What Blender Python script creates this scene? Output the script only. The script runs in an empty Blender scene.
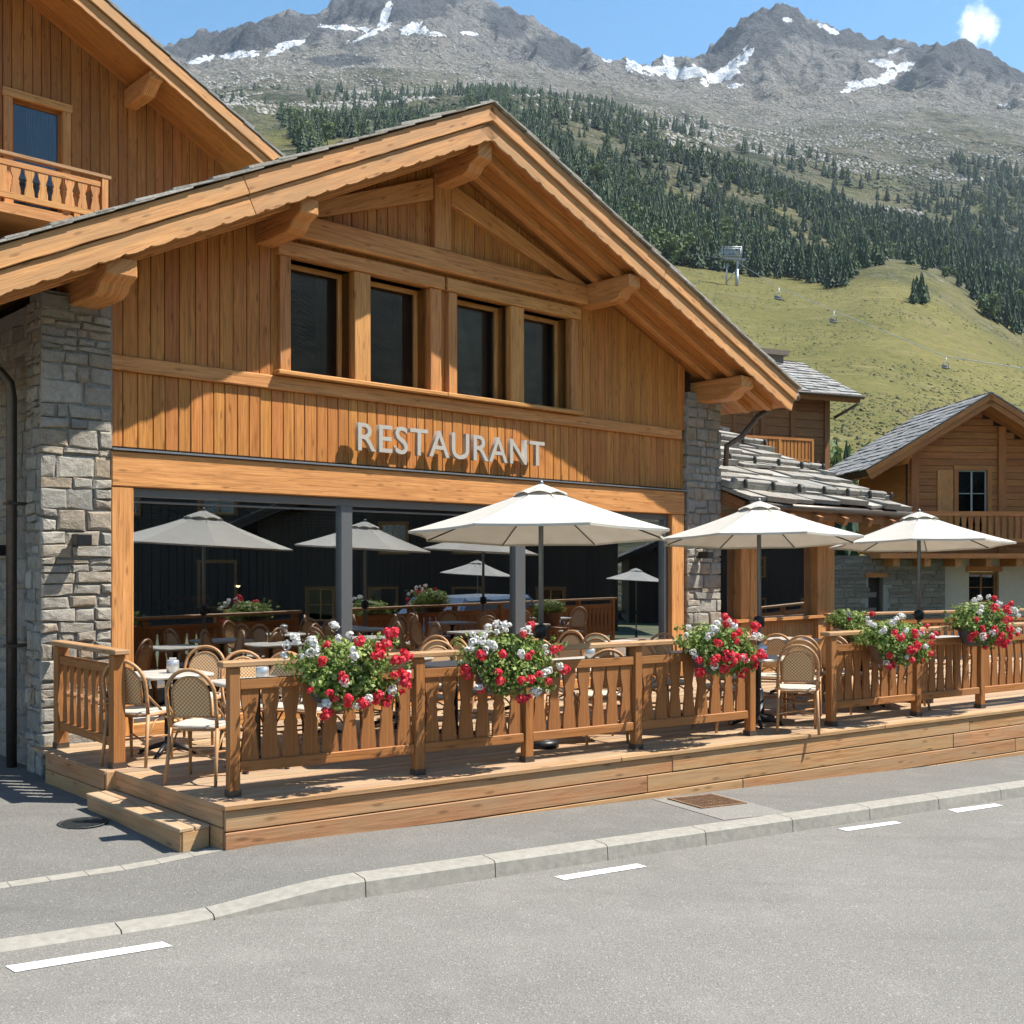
import bpy, math, random
import numpy as np
from mathutils import Vector, Matrix, noise as mnoise

random.seed(7)
RNG = np.random.default_rng(7)
SC = bpy.context.scene
COL = SC.collection
R = math.radians

# ------------------------------------------------------------------ camera numbers (pixels of the 1024 frame)
FPX, HOR, CAMZ = 1100.0, 566.0, 2.0
CAM = Vector((0, 0, CAMZ))
def ray(px, py): return Vector(((px - 512) / FPX, 1.0, (HOR - py) / FPX))
# facade frame: x along the facade, y inward, z up
ANG = R(47.2)
U = Vector((math.sin(ANG), math.cos(ANG), 0))
N = Vector((-math.cos(ANG), math.sin(ANG), 0))
_y0 = 2200 / (777 - HOR)
F0 = Vector(((39 - 512) / FPX * _y0, _y0, 0))
FROT = math.atan2(U.y, U.x)
def fp(px, py, v=0.0):
    r = ray(px, py)
    t = (F0 - N * v - CAM).dot(N) / r.dot(N)
    P = CAM + r * t
    return (P - F0).dot(U), P.z
def fu(px, v=0.0): return fp(px, 500, v)[0]
# street frame: s along the street, q towards the building
D = Vector((.835, .5502, 0)).normalized()
Q = Vector((-D.y, D.x, 0))
E0 = Vector((-2.03, 7.79, 0))
DROT = math.atan2(D.y, D.x)
KS = -.0269
def W(s, q, z=0.0):
    p = E0 + D * s + Q * q
    return Vector((p.x, p.y, z))
def sq(x, y):
    d = Vector((x, y, 0)) - E0
    return d.dot(D), d.dot(Q)
def zg(s): return KS * max(-8.0, min(s, 60.0))
def s_at(px, q):
    k = (px - 512) / FPX
    P = E0 + Q * q
    return (k * P.y - P.x) / (D.x - k * D.y)
def at(px, Y, z=.3): return Vector(((px - 512) / FPX * Y, Y, z))
def hit(px, py, off=0.0):
    r = ray(px, py)
    m = KS * r.dot(D); b = -KS * E0.dot(D) + off
    t = (b - CAMZ) / (r.z - m)
    p = CAM + r * t
    return p

# ------------------------------------------------------------------ mesh builder
class MB:
    def __init__(s): s.v = []; s.f = []; s.m = []; s.uv = []; s.sm = []
    def piece(s, vs, fs, mat=0, g=None, smooth=False):
        vs = [Vector(p) for p in vs]
        if g is None:
            lo = [min(p[i] for p in vs) for i in range(3)]; hi = [max(p[i] for p in vs) for i in range(3)]
            e = [hi[i] - lo[i] for i in range(3)]; k = e.index(max(e)); g = Vector((0, 0, 0)); g[k] = 1
        g = Vector(g).normalized()
        b = len(s.v); s.v += vs
        ou, ov = random.random() * 50, random.random() * 50
        for f in fs:
            s.f.append([i + b for i in f]); s.m.append(mat); s.sm.append(smooth)
            a, c, d = vs[f[0]], vs[f[1]], vs[f[2]]
            n = (c - a).cross(d - a)
            w = g.cross(n)
            if w.length < 1e-9 or n.length < 1e-12:
                w = g.orthogonal()
            w.normalize()
            if abs(n.normalized().dot(g)) > .9:     # end grain
                w2 = g.cross(w)
                for i in f: s.uv.append((vs[i].dot(w) * .4 + ou, vs[i].dot(w2) + ov))
            else:
                for i in f: s.uv.append((vs[i].dot(g) + ou, vs[i].dot(w) + ov))
    def box(s, x0, x1, y0, y1, z0, z1, mat=0, g=None):
        s.piece([(x0, y0, z0), (x1, y0, z0), (x1, y1, z0), (x0, y1, z0), (x0, y0, z1), (x1, y0, z1), (x1, y1, z1), (x0, y1, z1)],
                [(0, 3, 2, 1), (4, 5, 6, 7), (0, 1, 5, 4), (1, 2, 6, 5), (2, 3, 7, 6), (3, 0, 4, 7)], mat, g)
    def obox(s, c, a, b, d, mat=0, g=None):
        c, a, b, d = Vector(c), Vector(a), Vector(b), Vector(d)
        vs = [c + a * i + b * j + d * k for k in (-1, 1) for (i, j) in ((-1, -1), (1, -1), (1, 1), (-1, 1))]
        if g is None: g = max((a, b, d), key=lambda q: q.length)
        s.piece(vs, [(0, 3, 2, 1), (4, 5, 6, 7), (0, 1, 5, 4), (1, 2, 6, 5), (2, 3, 7, 6), (3, 0, 4, 7)], mat, g)
    def beam(s, p0, p1, w, h, up=(0, 0, 1), mat=0):
        p0, p1 = Vector(p0), Vector(p1); d = p1 - p0; x = d.normalized()
        y = Vector(up).cross(x).normalized(); z = x.cross(y)
        s.obox((p0 + p1) / 2, d / 2, y * w / 2, z * h / 2, mat, x)
    def prism(s, poly, o, ex, ey, ez, mat=0, g=None):
        o, ex, ey, ez = Vector(o), Vector(ex), Vector(ey), Vector(ez)
        n = len(poly)
        vs = [o + ex * p[0] + ey * p[1] for p in poly]; vs += [p + ez for p in vs]
        fs = [tuple(range(n - 1, -1, -1)), tuple(range(n, 2 * n))]
        fs += [(i, (i + 1) % n, n + (i + 1) % n, n + i) for i in range(n)]
        if ex.cross(ey).dot(ez) < 0: fs = [tuple(reversed(f)) for f in fs]
        s.piece(vs, fs, mat, g)
    def tube(s, pts, r, n=8, mat=0, cap=True, closed=False):
        pts = [Vector(p) for p in pts]; m = len(pts)
        rs = r if isinstance(r, (list, tuple)) else [r] * m
        vs = []; ref = None
        for i, p in enumerate(pts):
            if closed: t = pts[(i + 1) % m] - pts[i - 1]
            else: t = pts[min(i + 1, m - 1)] - pts[max(i - 1, 0)]
            t.normalize()
            if ref is None: ref = t.orthogonal().normalized()
            ref = (ref - t * ref.dot(t)).normalized(); b = t.cross(ref)
            vs += [p + (ref * math.cos(2 * math.pi * k / n) + b * math.sin(2 * math.pi * k / n)) * rs[i] for k in range(n)]
        fs = []
        for i in range(m if closed else m - 1):
            j = (i + 1) % m
            fs += [(i * n + k, i * n + (k + 1) % n, j * n + (k + 1) % n, j * n + k) for k in range(n)]
        if cap and not closed: fs += [tuple(range(n - 1, -1, -1)), tuple((m - 1) * n + k for k in range(n))]
        s.piece(vs, fs, mat, pts[-1] - pts[0] if not closed else (1, 0, 0), True)
    def lathe(s, prof, n=16, c=(0, 0, 0), mat=0, smooth=True):
        c = Vector(c); vs = []
        for r, z in prof: vs += [c + Vector((r * math.cos(2 * math.pi * k / n), r * math.sin(2 * math.pi * k / n), z)) for k in range(n)]
        fs = []
        for i in range(len(prof) - 1):
            fs += [(i * n + k, i * n + (k + 1) % n, (i + 1) * n + (k + 1) % n, (i + 1) * n + k) for k in range(n)]
        fs += [tuple(range(n - 1, -1, -1)), tuple((len(prof) - 1) * n + k for k in range(n))]
        s.piece(vs, fs, mat, (0, 0, 1), smooth)
    def mesh(s, name, mats):
        me = bpy.data.meshes.new(name)
        me.from_pydata([tuple(p) for p in s.v], [], s.f)
        for m in (mats if isinstance(mats, (list, tuple)) else [mats]): me.materials.append(m)
        me.polygons.foreach_set('material_index', s.m)
        me.polygons.foreach_set('use_smooth', s.sm)
        uv = me.uv_layers.new(name='UVMap')
        uv.data.foreach_set('uv', [c for p in s.uv for c in p])
        me.update()
        return me
    def build(s, name, mats, parent=None, bevel=0, label=None, loc=None, rotz=None):
        o = bpy.data.objects.new(name, s.mesh(name, mats)); COL.objects.link(o)
        if parent: o.parent = parent
        if loc is not None: o.location = loc
        if rotz is not None: o.rotation_euler.z = rotz
        if bevel:
            b = o.modifiers.new('edge', 'BEVEL'); b.width = bevel; b.segments = 1; b.limit_method = 'ANGLE'; b.angle_limit = R(50)
        if label: o['label'] = label
        return o

def tag(o, label=None, cat=None, group=None, kind=None):
    if label: o['label'] = label
    if cat: o['category'] = cat
    if group: o['group'] = group
    if kind: o['kind'] = kind
    return o
def thing(name, label, cat, loc=(0, 0, 0), rotz=0.0, group=None):
    o = bpy.data.objects.new(name, None); COL.objects.link(o); o.empty_display_size = .2
    o.location = loc; o.rotation_euler.z = rotz
    return tag(o, label, cat, group)
CH = {}
def kids(o):
    return [c for c in o.children]
def dup(o, parent=None, loc=None, rotz=None, label=None, scale=None):
    c = o.copy(); COL.objects.link(c); c.parent = parent
    if loc is not None: c.location = loc
    if rotz is not None: c.rotation_euler.z = rotz
    if scale is not None: c.scale = (scale,) * 3
    if label: c['label'] = label
    for k in list(o.children): dup(k, c)
    return c
def dup_part(o, parent, loc, rot=None, scale=None):
    c = o.copy(); COL.objects.link(c); c.parent = parent; c.location = loc
    if rot is not None: c.rotation_euler = rot
    if scale is not None: c.scale = scale
    return c

# ------------------------------------------------------------------ materials
class NT:
    def __init__(s, name):
        s.m = bpy.data.materials.new(name); s.m.use_nodes = True
        s.t = s.m.node_tree; s.t.nodes.clear()
        s.out = s.n('ShaderNodeOutputMaterial')
    def n(s, typ, **kw):
        x = s.t.nodes.new(typ)
        for k, v in kw.items():
            if hasattr(x, k) and k not in x.inputs: setattr(x, k, v)
            else: x.inputs[k].default_value = v
        return x
    def l(s, a, b): s.t.links.new(a, b)
    def bsdf(s, **kw):
        b = s.n('ShaderNodeBsdfPrincipled')
        for k, v in kw.items(): b.inputs[k.replace('_', ' ')].default_value = v
        s.l(b.outputs[0], s.out.inputs[0]); s.b = b
        return b
    def coord(s, out='Object', scale=(1, 1, 1)):
        tc = s.n('ShaderNodeTexCoord'); mp = s.n('ShaderNodeMapping'); mp.inputs['Scale'].default_value = scale
        s.l(tc.outputs[out], mp.inputs[0]); return mp.outputs[0]
    def noise(s, vec, scale, detail=5, rough=.55, dist=0):
        x = s.n('ShaderNodeTexNoise'); x.inputs['Scale'].default_value = scale; x.inputs['Detail'].default_value = detail
        x.inputs['Roughness'].default_value = rough; x.inputs['Distortion'].default_value = dist
        if vec: s.l(vec, x.inputs['Vector'])
        return x.outputs['Fac']
    def ramp(s, fac, stops, interp='LINEAR'):
        x = s.n('ShaderNodeValToRGB'); x.color_ramp.interpolation = interp
        el = x.color_ramp.elements
        while len(el) < len(stops): el.new(.5)
        for e, (p, c) in zip(el, stops):
            e.position = p; e.color = (*c, 1) if len(c) == 3 else c
        s.l(fac, x.inputs[0]); return x.outputs[0]
    def mix(s, fac, a, b, mode='MIX'):
        x = s.n('ShaderNodeMix'); x.data_type = 'RGBA'; x.blend_type = mode
        for i, v in ((0, fac), (6, a), (7, b)):
            if isinstance(v, bpy.types.NodeSocket): s.l(v, x.inputs[i])
            elif isinstance(v, (int, float)): x.inputs[i].default_value = v
            else: x.inputs[i].default_value = (*v, 1)
        return x.outputs[2]
    def math(s, op, a, b=0.0, clamp=False):
        x = s.n('ShaderNodeMath'); x.operation = op; x.use_clamp = clamp
        for i, v in ((0, a), (1, b)):
            if isinstance(v, (int, float)): x.inputs[i].default_value = v
            else: s.l(v, x.inputs[i])
        return x.outputs[0]
    def mr(s, v, a, b, c=0.0, d=1.0):
        x = s.n('ShaderNodeMapRange'); x.inputs[1].default_value = a; x.inputs[2].default_value = b; x.inputs[3].default_value = c; x.inputs[4].default_value = d
        s.l(v, x.inputs[0]); return x.outputs[0]
    def bump(s, h, strength=.3, dist=.01):
        x = s.n('ShaderNodeBump'); x.inputs['Strength'].default_value = strength; x.inputs['Distance'].default_value = dist
        s.l(h, x.inputs['Height']); s.l(x.outputs[0], s.b.inputs['Normal'])
    def island(s): return s.n('ShaderNodeNewGeometry').outputs['Random Per Island']
    def objrand(s): return s.n('ShaderNodeObjectInfo').outputs['Random']

def wood(name, dark, light, rough=.6, grey=None, var=.22, knots=.6, spec=.3):
    t = NT(name); t.bsdf(Roughness=rough, Specular_IOR_Level=spec)
    uv = t.coord('UV', (1.1, 22, 1)); uvk = t.coord('UV', (2.2, 8.5, 1)); uvb = t.coord('UV', (.35, 1.2, 1))
    g = t.noise(uv, 1.6, 7, .68, .9)
    col = t.ramp(g, [(.33, tuple(a * .8 for a in dark)), (.52, tuple((a + b) / 2 for a, b in zip(dark, light))), (.70, light)])
    b = t.noise(uvb, 1.5, 3)
    st = t.noise(t.coord('UV', (.5, 60, 1)), 1.2, 3, .6)
    col = t.mix(t.mr(st, .56, .70, 0, .55), col, tuple(a * .55 for a in dark))
    col = t.mix(t.mr(b, .35, .7, 0, .35), col, tuple(a * .8 for a in dark))
    if grey: col = t.mix(t.mr(t.noise(t.coord('UV', (.8, 5, 1)), 1.3, 5), .4, .65, 0, .75), col, grey)
    # knots
    vo = t.n('ShaderNodeTexVoronoi'); vo.voronoi_dimensions = '2D'; vo.inputs['Scale'].default_value = 1.0; t.l(uvk, vo.inputs['Vector'])
    kn = t.math('MULTIPLY', t.mr(vo.outputs['Distance'], .05, .15, 1, 0), t.mr(vo.outputs['Color'], .45, .6))
    col = t.mix(t.math('MULTIPLY', kn, knots), col, tuple(a * .35 for a in dark))
    hs = t.n('ShaderNodeHueSaturation'); t.l(col, hs.inputs['Color'])
    r = t.island(); t.l(t.mr(r, 0, 1, 1 - var, 1 + var), hs.inputs['Value'])
    t.l(t.mr(t.math('FRACT', t.math('MULTIPLY', r, 7.3)), 0, 1, .496, .507), hs.inputs['Hue'])
    t.l(hs.outputs[0], t.b.inputs['Base Color'])
    t.bump(t.math('ADD', g, t.math('MULTIPLY', st, .6)), .5, .005)
    return t.m
def stone(name, cols, mort=None, scale=14, var=.18, bump=.8):
    t = NT(name); t.bsdf(Roughness=.9, Specular_IOR_Level=.2)
    oc = t.coord('Object')
    n = len(cols)
    base = t.ramp(t.island(), [(i / (n - 1), c) for i, c in enumerate(cols)])
    n1 = t.noise(oc, scale, 6, .65); n2 = t.noise(oc, scale * 5, 4, .7)
    col = t.mix(t.mr(n1, .3, .7, 0, .55), base, tuple(c * .5 for c in cols[0]))
    col = t.mix(t.mr(n2, .5, .75, 0, .5), col, (.5, .48, .44))
    col = t.mix(t.mr(t.noise(oc, scale * .35, 3), .55, .75, 0, .5), col, (.17, .12, .075))
    t.l(col, t.b.inputs['Base Color'])
    h = t.math('ADD', t.math('MULTIPLY', n1, 1.0), t.math('MULTIPLY', n2, .5))
    t.bump(h, bump, .02)
    return t.m
def plain(name, c, rough=.5, metal=0.0, nz=0.0, scale=20, spec=.5, bump=0):
    t = NT(name); t.bsdf(Roughness=rough, Metallic=metal, Specular_IOR_Level=spec)
    oc = t.coord('Object')
    n = t.noise(oc, scale, 5)
    t.l(t.mix(t.mr(n, .3, .7, 0, 1), tuple(x * (1 - nz) for x in c), tuple(min(1, x * (1 + nz)) for x in c)), t.b.inputs['Base Color'])
    if bump: t.bump(n, bump, .01)
    return t.m
def leaf(name, cols, trans=.35, rough=.55):
    t = NT(name)
    c = t.ramp(t.island(), [(i / (len(cols) - 1), k) for i, k in enumerate(cols)])
    d = t.n('ShaderNodeBsdfPrincipled'); d.inputs['Roughness'].default_value = rough; d.inputs['Specular IOR Level'].default_value = .25
    tr = t.n('ShaderNodeBsdfTranslucent'); t.l(c, d.inputs['Base Color']); t.l(c, tr.inputs['Color'])
    mx = t.n('ShaderNodeMixShader'); mx.inputs[0].default_value = trans
    t.l(d.outputs[0], mx.inputs[1]); t.l(tr.outputs[0], mx.inputs[2]); t.l(mx.outputs[0], t.out.inputs[0])
    return t.m
def glass(name, refl=2.2, tint=(.75, .78, .76), rough=0.0, base=.05):
    t = NT(name)
    fr = t.n('ShaderNodeFresnel'); fr.inputs['IOR'].default_value = 1.5
    f = t.math('MULTIPLY', fr.outputs[0], refl, True)
    f = t.math('ADD', f, base, True)
    gl = t.n('ShaderNodeBsdfGlossy'); gl.inputs['Roughness'].default_value = rough; gl.inputs['Color'].default_value = (.93, .96, 1, 1)
    tr = t.n('ShaderNodeBsdfTransparent'); tr.inputs['Color'].default_value = (*tint, 1)
    mx = t.n('ShaderNodeMixShader'); t.l(f, mx.inputs[0]); t.l(tr.outputs[0], mx.inputs[1]); t.l(gl.outputs[0], mx.inputs[2])
    t.l(mx.outputs[0], t.out.inputs[0])
    return t.m
def emit(name, c, s):
    t = NT(name); e = t.n('ShaderNodeEmission'); e.inputs[0].default_value = (*c, 1); e.inputs[1].default_value = s
    t.l(e.outputs[0], t.out.inputs[0]); return t.m
def asphalt(name, lo, hi, sc=1.0):
    t = NT(name); t.bsdf(Roughness=.92, Specular_IOR_Level=.25)
    oc = t.coord('Object')
    big = t.noise(oc, .35, 4, .6); mid = t.noise(oc, 3.0, 4); fine = t.noise(oc, 85 * sc, 3, .75)
    vo = t.n('ShaderNodeTexVoronoi'); vo.inputs['Scale'].default_value = 110 * sc; t.l(oc, vo.inputs['Vector'])
    col = t.mix(t.mr(fine, .32, .68), lo, hi)
    col = t.mix(t.mr(big, .35, .7, 0, .35), col, tuple(c * .78 for c in lo))
    col = t.mix(t.mr(mid, .5, .75, 0, .18), col, tuple(min(1, c * 1.25) for c in hi))
    agg = t.mr(vo.outputs['Color'], .80, .95)
    col = t.mix(t.math('MULTIPLY', agg, .5), col, tuple(min(1, c * 1.7) for c in hi))
    # faint tyre tracks / seams running with the street
    st = t.coord('Object', (.12, 2.4, 1))
    col = t.mix(t.mr(t.noise(st, 1.0, 3), .58, .72, 0, .22), col, tuple(c * .7 for c in lo))
    t.l(col, t.b.inputs['Base Color'])
    t.bump(t.math('ADD', fine, vo.outputs['Distance']), .55, .006)
    return t.m
M = {}
M['clad'] = wood('larch_cladding', (.33, .116, .026), (.60, .250, .066), .5, var=.11)
M['beam'] = wood('larch_beam', (.39, .160, .048), (.66, .318, .112), .55, var=.1)
M['soffit'] = wood('soffit_boards', (.32, .115, .027), (.54, .222, .062), .6, var=.12)
M['barge'] = wood('weathered_bargeboard', (.43, .195, .070), (.66, .35, .142), .65, grey=(.34, .20, .095), var=.08)
M['rail'] = wood('railing_oak', (.22, .078, .019), (.43, .172, .048), .6, var=.2, grey=(.25, .12, .045))
M['railtop'] = wood('railing_cap', (.27, .135, .05), (.46, .26, .125), .65, grey=(.34, .225, .13), var=.1)
M['deck'] = wood('deck_boards', (.29, .17, .088), (.50, .325, .19), .75, grey=(.33, .26, .19), var=.18, knots=.3)
M['fascia'] = wood('deck_fascia', (.33, .150, .060), (.53, .28, .132), .7, var=.08, grey=(.36, .24, .13))
M['oldwood'] = wood('old_chalet_wood', (.19, .078, .026), (.37, .172, .066), .65, grey=(.19, .095, .042), var=.16)
M['midwood'] = wood('neighbour_wood', (.32, .11, .030), (.54, .225, .070), .65, grey=(.27, .11, .04), var=.16)
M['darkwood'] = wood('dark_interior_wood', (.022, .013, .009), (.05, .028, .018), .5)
M['upwood'] = wood('upper_chalet_wood', (.26, .090, .022), (.47, .182, .05), .55, var=.12)
M['stone'] = stone('pier_stone', [(.26, .235, .195), (.36, .325, .27), (.34, .26, .175), (.22, .21, .19), (.42, .385, .325), (.29, .265, .225), (.37, .31, .235)])
M['mortar'] = plain('mortar', (.24, .225, .20), .95, nz=.25, scale=40, bump=.5)
M['drystone'] = stone('drystone', [(.14, .118, .095), (.21, .182, .15), (.16, .125, .09), (.25, .22, .185)], scale=9)
M['slab'] = stone('roof_slab', [(.23, .215, .19), (.37, .345, .305), (.29, .265, .225), (.44, .415, .37), (.19, .18, .165)], scale=5)
M['slate'] = stone('roof_slate', [(.22, .22, .22), (.33, .325, .315), (.26, .25, .235), (.38, .37, .36)], scale=5)
M['plaster'] = plain('plaster', (.42, .355, .29), .95, nz=.06, scale=6, bump=.2)
M['frame'] = plain('anodised_frame', (.16, .165, .17), .4, .6, .05)
M['darkmetal'] = plain('dark_metal', (.022, .022, .024), .4, .5, .1)
M['gutter'] = plain('gutter_metal', (.11, .09, .075), .45, .7, .15)
M['flash'] = plain('zinc_flashing', (.38, .39, .40), .35, .85, .1)
M['glass'] = glass('shop_glass', 6.5, (.6, .63, .61), base=.12)
M['winglass'] = glass('window_glass', .8, (.50, .53, .54), base=.02)
M['asphalt'] = asphalt('road_asphalt', (.128, .121, .108), (.25, .238, .215))
M['pave'] = asphalt('pavement_asphalt', (.105, .101, .092), (.215, .206, .19))
M['patch'] = asphalt('concrete_patch', (.17, .162, .148), (.26, .248, .225))
M['kerb'] = plain('kerb_concrete', (.265, .248, .212), .9, nz=.14, scale=16, bump=.4)
M['paint'] = plain('road_paint', (.62, .62, .60), .7, nz=.2, scale=30)
M['rust'] = plain('rusty_iron', (.20, .115, .065), .8, .3, .3, 25)
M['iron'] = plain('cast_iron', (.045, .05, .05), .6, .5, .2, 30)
M['soil'] = plain('valley_ground', (.11, .12, .055), .95, nz=.3, scale=.6)
M['letters'] = plain('letter_metal', (.41, .375, .325), .45, .15, .04)
M['cane'] = wood('rattan_cane', (.34, .17, .07), (.58, .34, .165), .45, var=.15, knots=.1)
M['seatw'] = plain('white_weave', (.47, .44, .375), .6, nz=.25, scale=120, bump=.6)
M['tabletop'] = plain('table_top', (.42, .385, .33), .45, nz=.14, scale=10)
M['pot'] = plain('planter', (.055, .055, .06), .6, nz=.2)
M['potbrown'] = plain('brown_planter', (.13, .065, .035), .7, nz=.2)
M['tin'] = plain('tin', (.55, .56, .56), .35, .7, .1)
M['leaf'] = leaf('geranium_leaf', [(.055, .10, .018), (.13, .205, .04), (.24, .32, .08), (.37, .43, .15)], .35)
M['red'] = leaf('red_petal', [(.52, .016, .032), (.70, .035, .06), (.78, .10, .12)], .3)
M['white'] = leaf('white_petal', [(.64, .63, .60), (.78, .765, .74)], .3)
M['orange'] = leaf('orange_petal', [(.6, .16, .02), (.75, .28, .05)], .3)
M['spruce'] = leaf('spruce_needles', [(.016, .036, .018), (.030, .058, .026), (.045, .078, .033)], .1, .7)
M['spruceb'] = leaf('spruce_needles_light', [(.030, .056, .022), (.050, .085, .034), (.072, .112, .046)], .12, .7)
M['decid'] = leaf('hill_shrub_leaf', [(.05, .085, .025), (.085, .13, .04), (.12, .165, .055)], .2, .7)
M['bark'] = plain('bark', (.07, .05, .035), .9)
M['curtain'] = plain('curtain', (.34, .37, .34), .9, nz=.1, scale=8)
M['tussock'] = leaf('tussock_grass', [(.050, .060, .018), (.10, .10, .032), (.16, .14, .055)], .2, .8)
M['dwarfpine'] = leaf('dwarf_pine', [(.020, .030, .014), (.040, .052, .024), (.062, .070, .032)], .1, .8)
M['boulder'] = stone('boulder_rock', [(.20, .19, .17), (.34, .325, .295), (.28, .26, .225), (.42, .40, .37)], scale=1)
M['lamp'] = emit('lamp_glow', (1, .72, .4), 6)
M['tyre'] = plain('rubber', (.02, .02, .02), .8)
M['carpaint'] = plain('car_paint', (.20, .25, .31), .25, .3, .02)
M['steel'] = plain('lift_steel', (.42, .44, .46), .5, .6, .08)
t = NT('parasol_canvas')
_d = t.n('ShaderNodeBsdfPrincipled'); _d.inputs['Roughness'].default_value = .85; _d.inputs['Specular IOR Level'].default_value = .1
_w = t.noise(t.coord('Object'), 6, 4)
_c = t.mix(t.mr(_w, .3, .7), (.65, .62, .56), (.70, .67, .61)); t.l(_c, _d.inputs['Base Color'])
_tr = t.n('ShaderNodeBsdfTranslucent'); t.l(_c, _tr.inputs[0])
_mx = t.n('ShaderNodeMixShader'); _mx.inputs[0].default_value = .38
t.l(_d.outputs[0], _mx.inputs[1]); t.l(_tr.outputs[0], _mx.inputs[2]); t.l(_mx.outputs[0], t.out.inputs[0])
M['canvas'] = t.m
t = NT('woven_back'); t.bsdf(Roughness=.5)
_uv = t.coord('UV', (62, 62, 62)); ck = t.n('ShaderNodeTexChecker'); ck.inputs['Scale'].default_value = 1
t.l(_uv, ck.inputs['Vector']); ck.inputs['Color1'].default_value = (.72, .48, .25, 1); ck.inputs['Color2'].default_value = (.38, .19, .075, 1)
t.l(ck.outputs[0], t.b.inputs['Base Color']); t.bump(ck.outputs[1], .5, .003)
M['weave'] = t.m
# ================================================================== MAIN CHALET (facade frame: x = u, y = inward, z up)
def strips(mb, u0, u1, zlo, zhi, y0, y1, w, gap, holes=(), mat=0):
    """upright boards from u0 to u1; zlo / zhi are functions of u; holes are (u0, u1, z0, z1)"""
    edges = [u0]
    for h in holes: edges += [h[0], h[1]]
    u = u0
    while u < u1 - 1e-4:
        ww = w * random.uniform(.85, 1.15)
        ub = u + ww
        for h in holes:
            for e in (h[0], h[1]):
                if u + .03 < e < ub + .05: ub = e
        if ub > u1 - .05: ub = u1
        a, b = u + gap / 2, ub - gap / 2
        spans = [(lambda x: zlo(x), lambda x: zhi(x))]
        for h in holes:
            if (a + b) / 2 > h[0] and (a + b) / 2 < h[1]:
                spans = [(lambda x: zlo(x), lambda x, q=h[2]: q), (lambda x, q=h[3]: q, lambda x: zhi(x))]
        for lo, hi in spans:
            if hi((a + b) / 2) - lo((a + b) / 2) > .03:
                yj = y0 + random.uniform(0, .004)
                mb.prism([(a, lo(a)), (b, lo(b)), (b, hi(b)), (a, hi(a))], (0, yj, 0), (1, 0, 0), (0, 0, 1), (0, y1 - yj, 0), mat, (0, 0, 1))
        u = ub
def roof_slabs(mb, o, ex, es, en, L, S, course=.42, wmin=.35, wmax=.8, th=.05, jit=.04):
    """courses of stone slabs: o lower corner, ex along the eave, es up the slope, en normal"""
    o, ex, es, en = Vector(o), Vector(ex), Vector(es), Vector(en)
    n = int(math.ceil(S / course))
    for k in range(n):
        x = random.uniform(-.3, 0)
        while x < L:
            w = random.uniform(wmin, wmax); a, b = max(x, 0), min(x + w, L); x += w
            if b - a < .06: continue
            t = th * random.uniform(.7, 1.4); s0 = k * course + random.uniform(-jit, jit); s1 = min((k + 1) * course + course * .45, S + .02)
            l0 = th * (.5 + .6 * random.random()); c0 = [random.uniform(-jit, jit) for _ in range(4)]
            P = lambda x_, s_, z_: o + ex * x_ + es * s_ + en * z_
            g = .008
            vs = [P(a + g, s0 + c0[0], l0), P(b - g, s0 + c0[1], l0), P(b - g, s1, .005), P(a + g, s1, .005),
                  P(a + g, s0 + c0[0], l0 + t), P(b - g, s0 + c0[1], l0 + t), P(b - g, s1, .005 + t * .6), P(a + g, s1, .005 + t * .6)]
            mb.piece(vs, [(0, 3, 2, 1), (4, 5, 6, 7), (0, 1, 5, 4), (1, 2, 6, 5), (2, 3, 7, 6), (3, 0, 4, 7)], 0, ex)
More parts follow.
